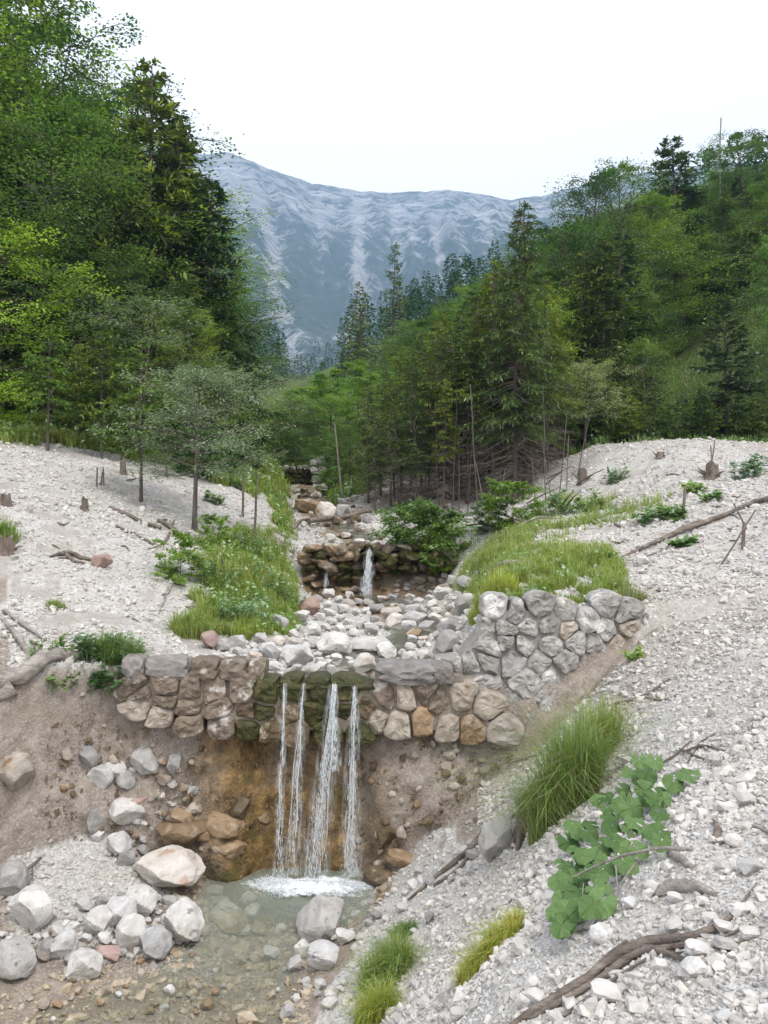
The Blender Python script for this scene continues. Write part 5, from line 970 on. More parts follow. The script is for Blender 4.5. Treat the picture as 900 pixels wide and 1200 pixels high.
def forest(n, px0, px1, d0, d1, sil, kinds, label, group, hmin=7, hmax=17, avoid=None, sep=.045):
    got = []; tries = 0
    while len(got) < n and tries < n * 40:
        tries += 1; px, d = rt.uniform(px0, px1), math.exp(rt.uniform(math.log(d0), math.log(d1)))
        if any(abs(px - a) / F < sep * .55 * (30 / max(d, 30)) and abs(math.log(d / b)) < .07 for a, b in got): continue
        x = (px - 450) / F * d; z = Hs(x, d); by = to_px(x, d, z)[1]
        if avoid and in_poly(px, by, avoid).item(): continue
        hgt = rt.uniform(hmin, hmax); top = to_px(x, d, z + hgt)[1]; rp = hgt * .22 / d * F; lim = max(np.interp(px - rp, *zip(*sil)), np.interp(px + rp, *zip(*sil)), np.interp(px, *zip(*sil))) + rt.uniform(0, 26)
        if top < lim: hgt *= max(0, (by - lim) / (by - top))
        if hgt < hmin * .62: continue
        kd = rt.choice(kinds); got.append((px, d)); w = {'spruce': 'dark spruce', 'beech': 'green beech', 'dark_beech': 'dark green beech', 'maple': 'bright green maple', 'sparse': 'loose-crowned beech', 'larch': 'larch', 'willow': 'grey-green willow'}[kd]
        by2 = to_px(x, d, z + hgt)[1]; zw = (' upper' if by2 < 230 else (' middle' if by2 < 330 else ' lower')) + (' left' if px < px0 + (px1 - px0) * .35 else (' centre' if px < px0 + (px1 - px0) * .65 else ' right'))
        tree(kd, px, d, 0, w + ' ' + label + ',' + zw + ' part', w + ' ' + group, height=hgt, width=rt.uniform(1.0, 1.35))
forest(58, -160, 262, 25, 62, SIL_L, ['spruce', 'beech', 'dark_beech', 'dark_beech', 'spruce', 'beech'], 'in the dense forest on the left hillside', 'trees of the left forest', 8, 18)
forest(95, 470, 1010, 31, 80, SIL_R, ['spruce', 'beech', 'dark_beech', 'dark_beech', 'spruce', 'beech', 'spruce'], 'in the dense forest on the right hillside', 'trees of the right forest', 8, 16, [(722, 600), (735, 470), (760, 412), (800, 378), (850, 355), (1000, 345), (1000, 600)])
forest(46, 385, 600, 45, 135, SIL_R, ['spruce', 'beech', 'dark_beech', 'spruce', 'beech'], 'on the far wooded slope beyond the stream', 'trees of the far right slope', 8, 15)
forest(12, 300, 400, 44, 75, [(290, 470), (320, 470), (360, 478), (400, 470)], ['maple', 'beech', 'willow'], 'at the narrow bend of the valley', 'trees at the valley bend', 3, 6)
# shrubs
for px, py, top, lb, v in [(500, 672, 588, 'leafy green shrub right of the second waterfall', 0), (480, 640, 585, 'dark green bush behind the second waterfall', 0), (520, 668, 610, 'bush beside the broken stump', 1), (385, 580, 548, 'bright bush right of the farthest weir', 1), (600, 618, 560, 'dark bush at the foot of the big spruce', 0), (575, 622, 585, 'low bush left of the big spruce foot', 0), (212, 680, 620, 'light green sapling bush in the left scree', 1), (168, 655, 628, 'small green bush high in the left scree', 1), (252, 640, 600, 'green bush at the willow foot', 1), (240, 560, 500, 'bush on the upper left bank', 0), (200, 540, 495, 'dark bush under the young spruces', 0)]:
    p = hitp(px, py); tree('shrub', px, p.y, top, lb, None, v, 1.)
R4 = np.random.default_rng(31)
for i in range(24):
    px = rt.uniform(-20, 250) if i < 11 else rt.uniform(420, 900); d = rt.uniform(24, 28) if i < 11 else rt.uniform(27.5, 33)
    if px > 690: continue
    tree('shrub', px, d, 0, 'low dark bush in the shade at the forest edge' + (' on the left' if i < 11 else ' on the right'), 'bushes at the forest edge' + (' left' if i < 11 else ' right'), 0, 1., height=rt.uniform(.8, 1.7))
# far wood on the slopes beyond: reads as one mass
G = Geo(); n = 1100; px = R4.uniform(-100, 1000, n); d = np.exp(R4.uniform(math.log(120), math.log(700), n)); x = (px - 450) / F * d; z = H(x, d); qy = to_px(x, d, z)[1]
m = ~((px > 335) & (px < 400) & (d < 260)); x, d, z = x[m], d[m], z[m]
hh = R4.uniform(8, 16, len(x)) ; K = 300
tt = R4.random((len(x), K)) ** .8; a = R4.uniform(0, 6.28, (len(x), K)); rad = (1 - tt) ** .8 * hh[:, None] * .2 * R4.uniform(.5, 1.1, (len(x), K)) + .2
Pn = np.stack([x[:, None] + rad * np.cos(a), d[:, None] + rad * np.sin(a), z[:, None] + hh[:, None] * (.05 + .93 * tt)], -1).reshape(-1, 3)
Dn = np.stack([np.cos(a), np.sin(a), -.5 + .6 * tt], -1).reshape(-1, 3); nn = len(Pn)
sel = R4.random(nn) < .55; cards(G, Pn[sel], Dn[sel], rvec(R4, sel.sum()) * .6 + [0, 0, 1.], R4.uniform(.4, .9, sel.sum()), R4.uniform(.25, .5, sel.sum()), 0); cards(G, Pn[~sel], Dn[~sel], rvec(R4, (~sel).sum()) * .6 + [0, 0, 1.], R4.uniform(.4, .9, (~sel).sum()), R4.uniform(.3, .55, (~sel).sum()), 1)
tag(link('far_wood', G.mesh('far_wood', [M['spruce'], M['beech_dark']], False)), 'far wooded slopes at the foot of the mountain', kind='stuff')
# ------------------------------------------------------------------ grass and herbs
def blades(geo, P, h, w, lean, r, mi=0, wind=None):
    n = len(P); a = r.uniform(0, 6.28, n); L = np.abs(r.normal(0, 1, n)) * lean; D = np.stack([np.cos(a), np.sin(a), 0 * a], -1); S = np.stack([-np.sin(a), np.cos(a), 0 * a], -1)
    if wind is not None: D = D + wind
    h = h[:, None]; w = np.asarray(w) * np.ones(n); w = w[:, None]; L = L[:, None]; Z = np.array([0, 0, 1.])
    p1 = P + D * h * L * .25 + Z * h * .55; p2 = P + D * h * L * .95 + Z * h * (1 - .35 * np.clip(L, 0, 1.5))
    V = np.stack([P - S * w * .5, P + S * w * .5, p1 + S * w * .42, p1 - S * w * .42, p2], 1); i = np.arange(n)[:, None] * 5
    geo.v.append(V.reshape(-1, 3)); n0 = geo.n; geo.n += 5 * n
    geo.f.setdefault(4, []).append(n0 + i + np.array([[0, 1, 2, 3]])); geo.mi.setdefault(4, []).append(np.full(n, mi)); geo.f.setdefault(3, []).append(n0 + i + np.array([[3, 2, 4]])); geo.mi.setdefault(3, []).append(np.full(n, mi))
def meadow(name, label, n, px0, px1, d0, d1, keep, h, w, lean, mats=('grass', 'grass_yellow', 'grass_dry'), mixw=(.62, .3, .08), pw=-1., herb=0., hl=.06):
    x, y, z = sample(n, px0, px1, d0, d1, pw); g, s, wt_ = zones(x, y, z); qx, qy = to_px(x, y, z); m = keep(g, s, wt_, qx, qy, y)
    x, y, z = x[m], y[m], z[m]; cl = .5 + .5 * fbm(x * 1.3, y * 1.3, 0, 3, 70); hh = h * R3.uniform(.45, 1.15, len(x)) * (.45 + .9 * np.clip(cl, 0, 1)); which = R3.random(len(x)) + .25 * (cl - .5); G = Geo(); P = np.stack([x, y, z - .01], -1)
    lo = -9
    for i, c in enumerate(np.cumsum(mixw)):
        hi = c if i < len(mixw) - 1 else 9; k = (which >= lo) & (which < hi); lo = hi
        if k.any(): blades(G, P[k], hh[k], w, lean, R3, i)
    if herb:
        k = (R3.random(len(x)) < herb) & (fbm(x * 2, y * 2, 0, 2, 71) > -.1); n_ = k.sum(); q = P[k] + np.stack([0 * x[k], 0 * x[k], hh[k] * R3.uniform(.2, .9, n_)], -1); cards(G, q, rvec(R3, n_) + [0, 0, .1], rvec(R3, n_) * .6 + [0, 0, 1.], R3.uniform(.6, 1.5, n_) * hl, R3.uniform(.5, 1.1, n_) * hl, len(mats))
        k = k & (R3.random(len(x)) < .25); n_ = k.sum(); q = P[k] + np.stack([0 * x[k], 0 * x[k], hh[k]], -1); cards(G, q, rvec(R3, n_), rvec(R3, n_) * .6 + [0, 0, 1.], R3.uniform(.8, 1.8, n_) * hl, R3.uniform(.5, 1.2, n_) * hl, len(mats) + 1)
    return tag(link(name, G.mesh(name, [M[m] for m in mats] + [M['herb'], M['herb_pale']], False)), label, kind='stuff')
meadow('grass', 'lush grass and herbs on the mound left of the stream', 60000, 190, 365, 9.8, 26, lambda g, s, w, px, py, y: (g > .5) & (px > 195) & (px < 350), .30, .011, .8, herb=.35)
meadow('grass', 'bright grass growing on top of the wing wall and up the right bank', 70000, 515, 830, 9.6, 24, lambda g, s, w, px, py, y: (g > .5), .28, .011, .8, mixw=(.45, .45, .10), herb=.14, hl=.05)
meadow('grass', 'grass under the trees at the foot of the left forest', 60000, -60, 335, 19.5, 34, lambda g, s, w, px, py, y: (g > .5) & ((px < 195) | (y > 20)), .42, .028, .9, herb=.25, hl=.12)
meadow('grass', 'grass on the crest and hillside behind the right gravel bank', 60000, 385, 960, 25, 48, lambda g, s, w, px, py, y: (g > .5), .42, .035, .9, mixw=(.55, .4, .05), herb=.15, hl=.12)
meadow('grass', 'grass along both banks of the upper stream', 9000, 300, 440, 30, 70, lambda g, s, w, px, py, y: (g > .5), .5, .05, .9, herb=.3, hl=.2)
def tuft(px, py, wpx, hpx, n, label, mats=('grass', 'grass_yellow', 'grass_dry'), mixw=(.5, .35, .15), w=.006, lean=.7, name='grass_tuft', lift=0, hpy=None):
    p = hitp(px, py); d = p.y; r = np.random.default_rng(int(px * 7 + py)); R_ = wpx / F * d / 2; h = hpx / F * d; o = tag(empty(name, p), label, 'grass')
    a = r.uniform(0, 6.28, n); q = np.sqrt(r.random(n)); X = p.x + np.cos(a) * q * R_; Y = p.y + np.sin(a) * q * R_ * .7; Z = H(X, Y); P = np.stack([X, Y, Z - .01], -1) - np.array(p[:]); P[:, 2] = np.clip(P[:, 2], -.35, .35)
    G = Geo(); which = r.random(n); lo = -1; hh = h * r.uniform(.4, 1.05, n) * (1.1 - .5 * q)
    for i, c in enumerate(np.cumsum(mixw)):
        hi = c if i < len(mixw) - 1 else 9; k = (which >= lo) & (which < hi); lo = hi
        if k.any(): blades(G, P[k], hh[k] * (1 if i < 2 else .8), w, lean, r, i)
    tag(link('blades', G.mesh('blades', [M[m] for m in mats], False), o)); return o
def herbs(px, py, wpx, hpx, n, label, leaf=.05, mats=('herb', 'herb_pale'), mix_=.3, name='herb_plant', cat='plant'):
    p = hitp(px, py); d = p.y; r = np.random.default_rng(int(px * 5 + py)); R_ = wpx / F * d / 2; h = hpx / F * d; o = tag(empty(name, p), label, cat); G = Geo(); SG = Geo()
    for k in range(max(5, n // 14)):
        a = r.uniform(0, 6.28); q = math.sqrt(r.random()) * R_; b = np.array([math.cos(a) * q, math.sin(a) * q * .6, 0]); b[2] = float(np.clip(Hs(p.x + b[0], p.y + b[1]) - p.z, -.3, .3)) - .01
        tip = b + [r.normal() * .25 * h, r.normal() * .25 * h, h * r.uniform(.5, 1.)]; tube(SG, wob(b, tip, 4, .1, k), [.004, .003, .003, .002], 3, cap=False); u = r.uniform(.15, 1, 14)[:, None]; P = b + (tip - b) * u
        D = rvec(r, 14); D[:, 2] = D[:, 2] * .3 + .1; m = r.random(14) < mix_
        for mi, mm in ((0, ~m), (1, m)):
            if mm.any(): cards(G, P[mm], D[mm], rvec(r, mm.sum()) * .4 + [0, -.2, 1.], leaf * r.uniform(.6, 1.3, mm.sum()), leaf * r.uniform(.45, .85, mm.sum()), mi, .1)
    link('stems', SG.mesh('stems', M['herb'], False), o); link('leaves', G.mesh('leaves', [M[m] for m in mats], False), o); return o
tuft(662, 955, 84, 165, 2100, 'big tussock of tall yellow-green grass on the ridge below the wing wall', mixw=(.28, .47, .25), w=.006, lean=.85)
tuft(694, 895, 66, 118, 1200, 'tall grass growing up behind the big tussock', mixw=(.35, .45, .2), w=.006, lean=.8)
tuft(628, 952, 40, 60, 1000, 'yellowed grass hanging at the left of the big tussock', mixw=(.2, .4, .4), lean=1.1)
tuft(575, 1118, 78, 44, 2200, 'low grass tussock with dry brown base on the near gravel', mixw=(.3, .3, .4), w=.005, lean=.9)
tuft(452, 1150, 60, 66, 1700, 'green grass tuft right of the shallow outflow', w=.005, lean=.8); tuft(440, 1196, 46, 60, 1300, 'yellow-green grass tuft cut by the bottom edge', w=.004, lean=.8); tuft(470, 1098, 34, 26, 600, 'small green grass tuft above the yellow-green one', w=.005, lean=.9)
tuft(132, 775, 66, 44, 1800, 'arching dark grass tuft on the left end of the dam', mixw=(.7, .2, .1), w=.009, lean=1.)
tuft(225, 745, 50, 46, 900, 'grass tuft at the lower left corner of the left mound', w=.01, lean=.8); tuft(3, 630, 40, 34, 500, 'dark green grass tuft on the left edge above the stump', mixw=(.8, .1, .1), w=.012)
tuft(65, 712, 24, 16, 260, 'faint small grass tuft low in the left scree', w=.008); tuft(580, 700, 60, 44, 1300, 'fine tall grass at the left corner above the wing wall', w=.009, mixw=(.4, .4, .2)); tuft(735, 706, 40, 34, 500, 'dry brown grass hanging over the right part of the wing wall', mixw=(.1, .2, .7), w=.009, lean=1.)
herbs(120, 800, 70, 36, 420, 'leafy herb hanging over the left end of the dam', .09, mix_=.08); herbs(60, 775, 60, 32, 300, 'dark leafy herb beside the fallen log on the left', .07, ('herb', 'beech_dark'), .5); herbs(150, 765, 40, 30, 200, 'small yellow-green herb on the dam top', .05)
for i, (px, py, w, h, lb) in enumerate([(727, 562, 30, 16, 'green butterbur patch left on the upper right gravel slope'), (812, 578, 26, 14, 'pair of small leafy plants beside the root wad'), (836, 588, 22, 12, 'low leafy plant below the root wad'), (880, 560, 44, 26, 'wide patch of pale leaves at the right edge of the upper slope'), (770, 610, 60, 18, 'yellow-green herbs in the middle of the right slope'), (705, 660, 36, 18, 'green leafy herb at the end of the long branch'), (650, 605, 40, 30, 'bushy herb below the spruces on the right bank'), (690, 600, 40, 26, 'fresh green herb at the top of the grass strip'), (800, 640, 24, 8, 'tiny herb on the right slope'), (745, 772, 12, 14, 'small bright plant in the right joints of the wing wall'), (568, 858, 16, 14, 'small plant at the foot of the wing wall'), (285, 730, 60, 34, 'pale leafy herb clump at the front of the left mound'), (255, 690, 60, 40, 'lush green herbs in the middle of the left mound'), (320, 700, 50, 36, 'green herbs on the right side of the left mound'), (290, 650, 60, 36, 'taller herbs near the back of the left mound'), (448, 1165, 40, 30, 'yellow-flowered small herb in the grass tuft by the outflow'), (250, 590, 24, 14, 'small herb on the scree below the willow'), (275, 570, 24, 16, 'green herb beside the thin posts'), (540, 655, 60, 36, 'green herbs right of the broken stump')]):
    herbs(px, py, w, h, int(w * 7), lb, .035 if py > 900 else (.07 if py > 640 else .12), mix_=.85 if 'pale' in lb or 'butterbur' in lb else .3)
# butterbur with big leaves: every leaf a part
def big_leaf_mesh(seed):
    r = np.random.default_rng(seed); n = 18; a = np.linspace(-math.pi * .92, math.pi * .92, n); R_ = 1 + .05 * np.sin(a * 7 + seed) + r.normal(0, .03, n); R_ *= np.where(np.abs(a) > 2.2, 1.05, 1.) * (1 + .12 * np.exp(-(a / .5) ** 2))
    V = [[0, 0, 0]]; 
    for f in (.5, 1.): V += [[math.sin(t) * q * f * .95, math.cos(t) * q * f, (.15 * math.sin(t * 5 + seed) * f * f + .08 * math.sin(t * 9 + seed * 2) * f - .2 * f * f + .08 * f * abs(math.sin(t)))] for t, q in zip(a, R_)]
    Fc = [[0, 1 + i, 2 + i] for i in range(n - 1)]; Q = [[1 + i, 1 + n + i, 2 + n + i, 2 + i] for i in range(n - 1)]
    me = bpy.data.meshes.new('leaf'); me.from_pydata(V, [], [f[::-1] for f in Fc] + [q[::-1] for q in Q]); [setattr(p, 'use_smooth', True) for p in me.polygons]; me.materials.append(M['big_leaf']); return me
t = NT('butterbur_leaf'); tc_ = t.n('TexCoord').outputs['Object']; sx = t.n('SeparateXYZ'); t.set(sx.inputs[0], tc_); ang = t.math('ARCTAN2', sx.outputs[0], t.math('ADD', sx.outputs[1], .02)); vein = t.math('ABSOLUTE', t.math('SINE', t.math('MULTIPLY', ang, 4.5)))
c = t.mix(t.noise(3., 4, .6, tc_), (.06, .125, .03), (.14, .235, .07)); c = t.mix(t.ramp(vein, (0, .6), (.14, 0.)), c, (.24, .33, .19)); c = t.mix(1., c, t.ramp(objrand(t), (0, (.55, .66, .5)), (.5, (1, 1, 1)), (1, (1.3, 1.25, 1.35))), 'MULTIPLY')
d_ = t.n('BsdfPrincipled', {'Roughness': .55}); t.set(d_.inputs['Base Color'], c); d_.inputs['Specular IOR Level'].default_value = .35; t.set(d_.inputs['Normal'], t.bump(vein, .35, .02)); tr = t.n('BsdfTranslucent'); t.set(tr.inputs[0], c); ms = t.n('MixShader', {0: .2}); t.set(ms.inputs[1], d_.outputs[0]); t.set(ms.inputs[2], tr.outputs[0]); t.t.links.new(ms.outputs[0], t.out.inputs[0]); M['big_leaf'] = t.m
LM = [big_leaf_mesh(s) for s in range(6)]
def butterbur(base, leaves, label, size):
    p0 = hitp(*base); root = tag(empty('butterbur_plant', p0), label, 'plant'); r = random.Random(3)
    for (X, Y) in leaves:
        px, py = 600 + X * .2778, 850 + Y * .2778; q = hitp(px, py + 8); d = q.y - .16 + r.uniform(-.05, .05); c = at(px, py, d); s = size * r.uniform(.72, 1.2)
        o = link('leaf', LM[r.randrange(6)], root, c - p0); o.scale = (s, s, s); yaw = r.uniform(2.3, 4.0) if r.random() < .7 else r.uniform(0, 6.28); o.rotation_euler = (Matrix.Rotation(r.uniform(-.5, .15), 3, 'Y') @ Matrix.Rotation(r.uniform(.25, .95), 3, 'X') @ Matrix.Rotation(yaw, 3, 'Z')).to_euler()
        g = Geo(); b = Vector((q.x + r.uniform(-.04, .04), q.y + .05, q.z - .03)) - p0; tube(g, wob(b, c - p0 + Vector((0, 0, -.004)), 5, .12, int(X + Y)), .0045, 5); link('leaf_stalk', g.mesh('leaf_stalk', M['herb_pale'], True), root)
butterbur((672, 1075), [(540, 150), (605, 150), (500, 195), (570, 205), (740, 205), (680, 240), (550, 270), (612, 285), (565, 312), (640, 312), (398, 300), (480, 312), (470, 270), (505, 350), (622, 372), (400, 350), (255, 420), (330, 418), (420, 430), (440, 490), (570, 445), (632, 490), (535, 522), (490, 520), (238, 490), (272, 530), (350, 560), (430, 600), (320, 612), (208, 582), (292, 650), (203, 652), (215, 742), (280, 772), (332, 762), (362, 680), (218, 832), (380, 742), (240, 702), (190, 790), (300, 570), (260, 600), (235, 780)] + [(a_ + 22 * math.sin(i_ * 2.1), b_ + 24 * math.cos(i_ * 1.7)) for i_, (a_, b_) in enumerate([(560, 240), (450, 340), (380, 340), (520, 400), (600, 430), (300, 470), (380, 520), (460, 560), (300, 700), (250, 660), (350, 640), (230, 820), (310, 540), (480, 460), (430, 380), (540, 200), (590, 330), (340, 470)])], 'large-leaved butterbur sprawling over the gravel beside the grass tussock', .070)
# ------------------------------------------------------------------ logs, branches, stumps, posts
def stick(name, label, lines, mat='driftwood', cat='branch', group=None, lift=.6, dmin=0., n=7, parts=None):
    """lines: list of (part name or None, [(px, py, width px, lift m)...]); points follow the ground under those pixels"""
    first = None; root = None
    for k, (nm, pts) in enumerate(lines):
        P, R_ = [], []
        for q in pts:
            p = hitp(q[0], q[1], dmin); r_ = q[2] / F * p.y / 2; P.append([p.x, p.y, p.z + r_ * lift + (q[3] if len(q) > 3 else 0)]); R_.append(r_)
        if root is None: root = tag(empty(name, P[0]), label, cat, group)
        P = np.array(P); m = 5 * (len(P) - 1) + 1; u = np.linspace(0, len(P) - 1, m); Q = np.stack([np.interp(u, range(len(P)), P[:, i]) for i in range(3)], -1)
        # smooth and roughen
        for _ in range(2): Q[1:-1] = (Q[:-2] + 2 * Q[1:-1] + Q[2:]) / 4
        r_ = np.interp(u, range(len(P)), R_) * (1 + .16 * fbm(u * 2.3, 0 * u + k, 0, 2, k)); Q[:, 2] += .3 * r_ * fbm(u * 1.7, 0 * u + k * 3, 0, 2, 5)
        g = Geo(); tube(g, Q - np.array(root.location[:]), r_, 9 if R_[0] * F / P[0][1] > 2 else 5); link(nm or 'branch', g.mesh(nm or 'branch', M[mat + '_lying' if mat in ('driftwood', 'deadwood') else mat], True), root)
    return root
stick('dead_branch', 'long weathered grey branch with split fibres in the bottom right corner', [('stem', [(887, 1036, 2), (868, 1064, 4), (845, 1092, 7), (812, 1106, 10), (760, 1112, 13), (722, 1130, 14), (680, 1160, 13), (628, 1190, 11), (590, 1215, 9)]),
 ('side_branch', [(880, 1085, 2), (842, 1103, 4), (790, 1116, 7), (748, 1122, 9), (712, 1146, 8), (655, 1182, 7), (600, 1206, 4)]), ('side_branch', [(842, 1142, 3), (800, 1130, 6), (765, 1117, 8), (735, 1112, 6)]), ('fibre', [(735, 1106, 4), (712, 1122, 4), (690, 1145, 4), (650, 1165, 3), (610, 1192, 2)]), ('fibre', [(880, 1102, 2), (850, 1112, 3), (810, 1120, 3), (770, 1119, 3)]), ('fibre', [(760, 1125, 3), (700, 1165, 5), (660, 1196, 4)])], 'deadwood', lift=1.2)
stick('dry_branch', 'thin bleached branch with drooping side twigs beside the butterbur', [('stem', [(812, 1022, 5, .10), (775, 1030, 4, .14), (735, 1040, 3.4, .16), (700, 1052, 2.6, .16), (672, 1058, 1.6, .14)]), ('twig', [(745, 1041, 2.4, .12), (722, 1064, 1.6, .08), (703, 1080, 1, .03)]), ('twig', [(722, 1046, 2, .12), (724, 1060, 1.5, .06), (732, 1078, 1, .01)]), ('twig', [(706, 1052, 2, .12), (704, 1064, 1.5, .06), (700, 1080, 1, .01)]), ('twig', [(697, 1054, 2, .12), (696, 1066, 1.5, .06), (694, 1078, 1, .01)]), ('twig', [(684, 1058, 1.5, .1), (682, 1066, 1, .05), (678, 1076, 1, .01)])], lift=1.)
stick('driftwood_piece', 'short bleached driftwood piece at the end of the thin branch', [('stem', [(783, 1001, 8), (797, 1010, 10), (812, 1020, 7)])], cat='driftwood'); stick('driftwood_piece', 'grey log stub half buried above the long branch', [('stem', [(770, 1052, 10), (785, 1046, 16), (810, 1044, 14), (838, 1052, 6)])], cat='driftwood')
stick('driftwood_piece', 'brown splintered wood fragment near the right edge', [('stem', [(838, 990, 9), (842, 975, 8), (836, 962, 3)]), ('splinter', [(842, 992, 4), (856, 984, 3), (870, 978, 2)])], 'deadwood', 'driftwood')
stick('driftwood_piece', 'light stick lying at the right edge of the near gravel', [('stem', [(862, 978, 3), (885, 970, 5), (905, 982, 4)])], cat='driftwood')
stick('dead_branch', 'forked dark branch lying down the gravel ridge above the pool', [('stem', [(566, 985, 9), (548, 1003, 6), (522, 1022, 5), (494, 1045, 4), (478, 1058, 2)]), ('side_branch', [(555, 1000, 5), (538, 1022, 4), (508, 1040, 3)]), ('side_branch', [(560, 992, 5), (566, 972, 3), (556, 962, 2)])], 'deadwood', lift=1.3)
stick('dead_branch', 'dark crooked root lying on the ridge below the tussock', [('stem', [(648, 1012, 3), (630, 1022, 4), (622, 1036, 4), (604, 1052, 4), (590, 1070, 3)])], 'deadwood'); stick('dead_branch', 'short dark twig below the crooked root', [('stem', [(632, 1075, 3), (612, 1088, 3)])], 'deadwood')
stick('exposed_roots', 'clump of dark exposed roots under the big tussock', [('root', [(640, 935, 8), (622, 952, 16), (612, 980, 12), (606, 1000, 4)]), ('root', [(636, 950, 6), (616, 960, 12), (604, 985, 8), (600, 996, 3)]), ('root', [(650, 960, 4), (634, 975, 8), (622, 985, 4)])], 'twig', 'roots', lift=1.)
stick('dead_branch', 'thin forked branch lying in the sand below the wing wall', [('stem', [(545, 893, 1.5), (572, 897, 2.2), (598, 894, 2.6), (620, 890, 2.4), (645, 880, 1.6)]), ('side_branch', [(585, 904, 1.4), (597, 896, 1.8), (606, 893, 1.6)])], 'driftwood', lift=1.6)
stick('fallen_log', 'bleached fallen log with roots on the edge of the left bank', [('stem', [(-30, 850, 24), (0, 828, 22), (32, 800, 20), (62, 784, 17), (92, 776, 11)]), ('root', [(45, 788, 9), (30, 766, 8), (20, 750, 7), (8, 735, 5), (-5, 722, 4)]), ('root', [(38, 780, 8), (44, 762, 6), (36, 752, 3)]), ('side_branch', [(5, 720, 5), (30, 738, 5), (52, 752, 3)])], 'driftwood', 'log', lift=1.)
stick('fallen_log', 'short thick log end at the left edge below the fallen log', [('stem', [(-20, 838, 22), (14, 838, 24)])], 'driftwood', 'log', lift=.6)
stick('dead_branch', 'dark branch with bare twigs at the left edge beside the grey boulder', [('stem', [(-5, 1056, 5, .02), (20, 1040, 5, .06), (48, 1018, 3, .10)]), ('twig', [(8, 1048, 2, .04), (10, 1062, 2, -.02)]), ('twig', [(20, 1040, 2, .04), (22, 1058, 2, -.02)]), ('twig', [(30, 1033, 2, .06), (32, 1050, 1.5, 0)]), ('twig', [(38, 1026, 2, .06), (38, 1044, 1.5, 0)])], 'deadwood')
stick('fallen_log', 'long dark log lying down the right gravel slope', [('stem', [(722, 657, 2), (748, 648, 5), (785, 632, 6), (815, 622, 7), (832, 614, 6), (855, 604, 5), (880, 594, 8), (905, 590, 9)]), ('side_branch', [(780, 634, 3), (800, 618, 3), (822, 612, 2)])], 'deadwood', 'log', lift=1.2)
stick('fallen_log', 'pale log end sticking out of the grass above the wing wall', [('stem', [(574, 675, 7, .06), (595, 673, 10, .08), (622, 671, 9, .06)]), ('root', [(578, 674, 8, .05), (568, 686, 7), (560, 700, 4)]), ('root', [(575, 676, 4, .04), (560, 672, 3), (548, 690, 2)])], 'driftwood', 'log', lift=1.)
stick('fallen_log', 'dark log lying across the steep stream above the second weir', [('stem', [(362, 618, 8, .1), (385, 615, 6, .1), (410, 611, 5, .1), (435, 605, 5, .08)]), ('root', [(365, 616, 6, .08), (352, 612, 4), (345, 622, 3)])], 'deadwood', 'log', lift=1., dmin=19)
stick('fallen_log', 'thin log below the farthest weir', [('stem', [(372, 580, 4, .06), (392, 583, 4, .06), (412, 580, 3, .06)])], 'deadwood', 'log', lift=1., dmin=19)
stick('dead_branch', 'twisted branch on the left scree with a forked end', [('stem', [(58, 654, 3), (80, 652, 6), (100, 658, 5), (122, 664, 3)]), ('side_branch', [(78, 654, 5), (88, 660, 4), (100, 662, 2)])], 'deadwood', lift=1.2)
stick('dead_branch', 'broken brown branch below the willow on the left scree', [('stem', [(185, 612, 3), (198, 620, 6), (212, 632, 5)]), ('side_branch', [(192, 640, 3), (200, 625, 4), (204, 612, 2)])], 'deadwood', lift=1.3)
stick('dead_branch', 'line of dark roots along a crease of the left scree', [('root', [(128, 596, 4), (150, 606, 5), (172, 616, 4), (188, 622, 5)]), ('root', [(136, 618, 3), (160, 628, 3), (180, 640, 3)])], 'twig', lift=.8)
stick('dead_branch', 'sticks scattered at the foot of the left scree', [('stem', [(186, 722, 2), (193, 705, 3), (197, 690, 2)]), ('stem', [(205, 680, 2), (198, 696, 3), (190, 700, 2)])], 'driftwood', lift=1.)
stick('dead_branch', 'tangle of dry brown twigs at the right edge of the near slope', [('twig', [(800, 885, 3), (825, 878, 4), (850, 882, 2)]), ('twig', [(806, 895, 2), (820, 872, 3), (838, 862, 2)]), ('twig', [(795, 880, 2), (818, 890, 3), (840, 896, 2)]), ('twig', [(760, 905, 2), (790, 890, 3), (812, 868, 2)])], 'twig', lift=1.8)
stick('dead_branch', 'thin dark branch on the sand right of the wing wall', [('stem', [(720, 828, 3), (745, 822, 3), (768, 812, 4), (785, 796, 2)]), ('side_branch', [(752, 820, 2), (775, 822, 2), (795, 815, 1.5)])], 'deadwood', lift=1.)
stick('dead_branch', 'long pale twigs lying on the right slope under the long log', [('stem', [(700, 672, 2), (740, 660, 2), (790, 640, 2), (830, 628, 2)]), ('twig', [(760, 665, 2), (772, 652, 2)])], 'driftwood', lift=.8)
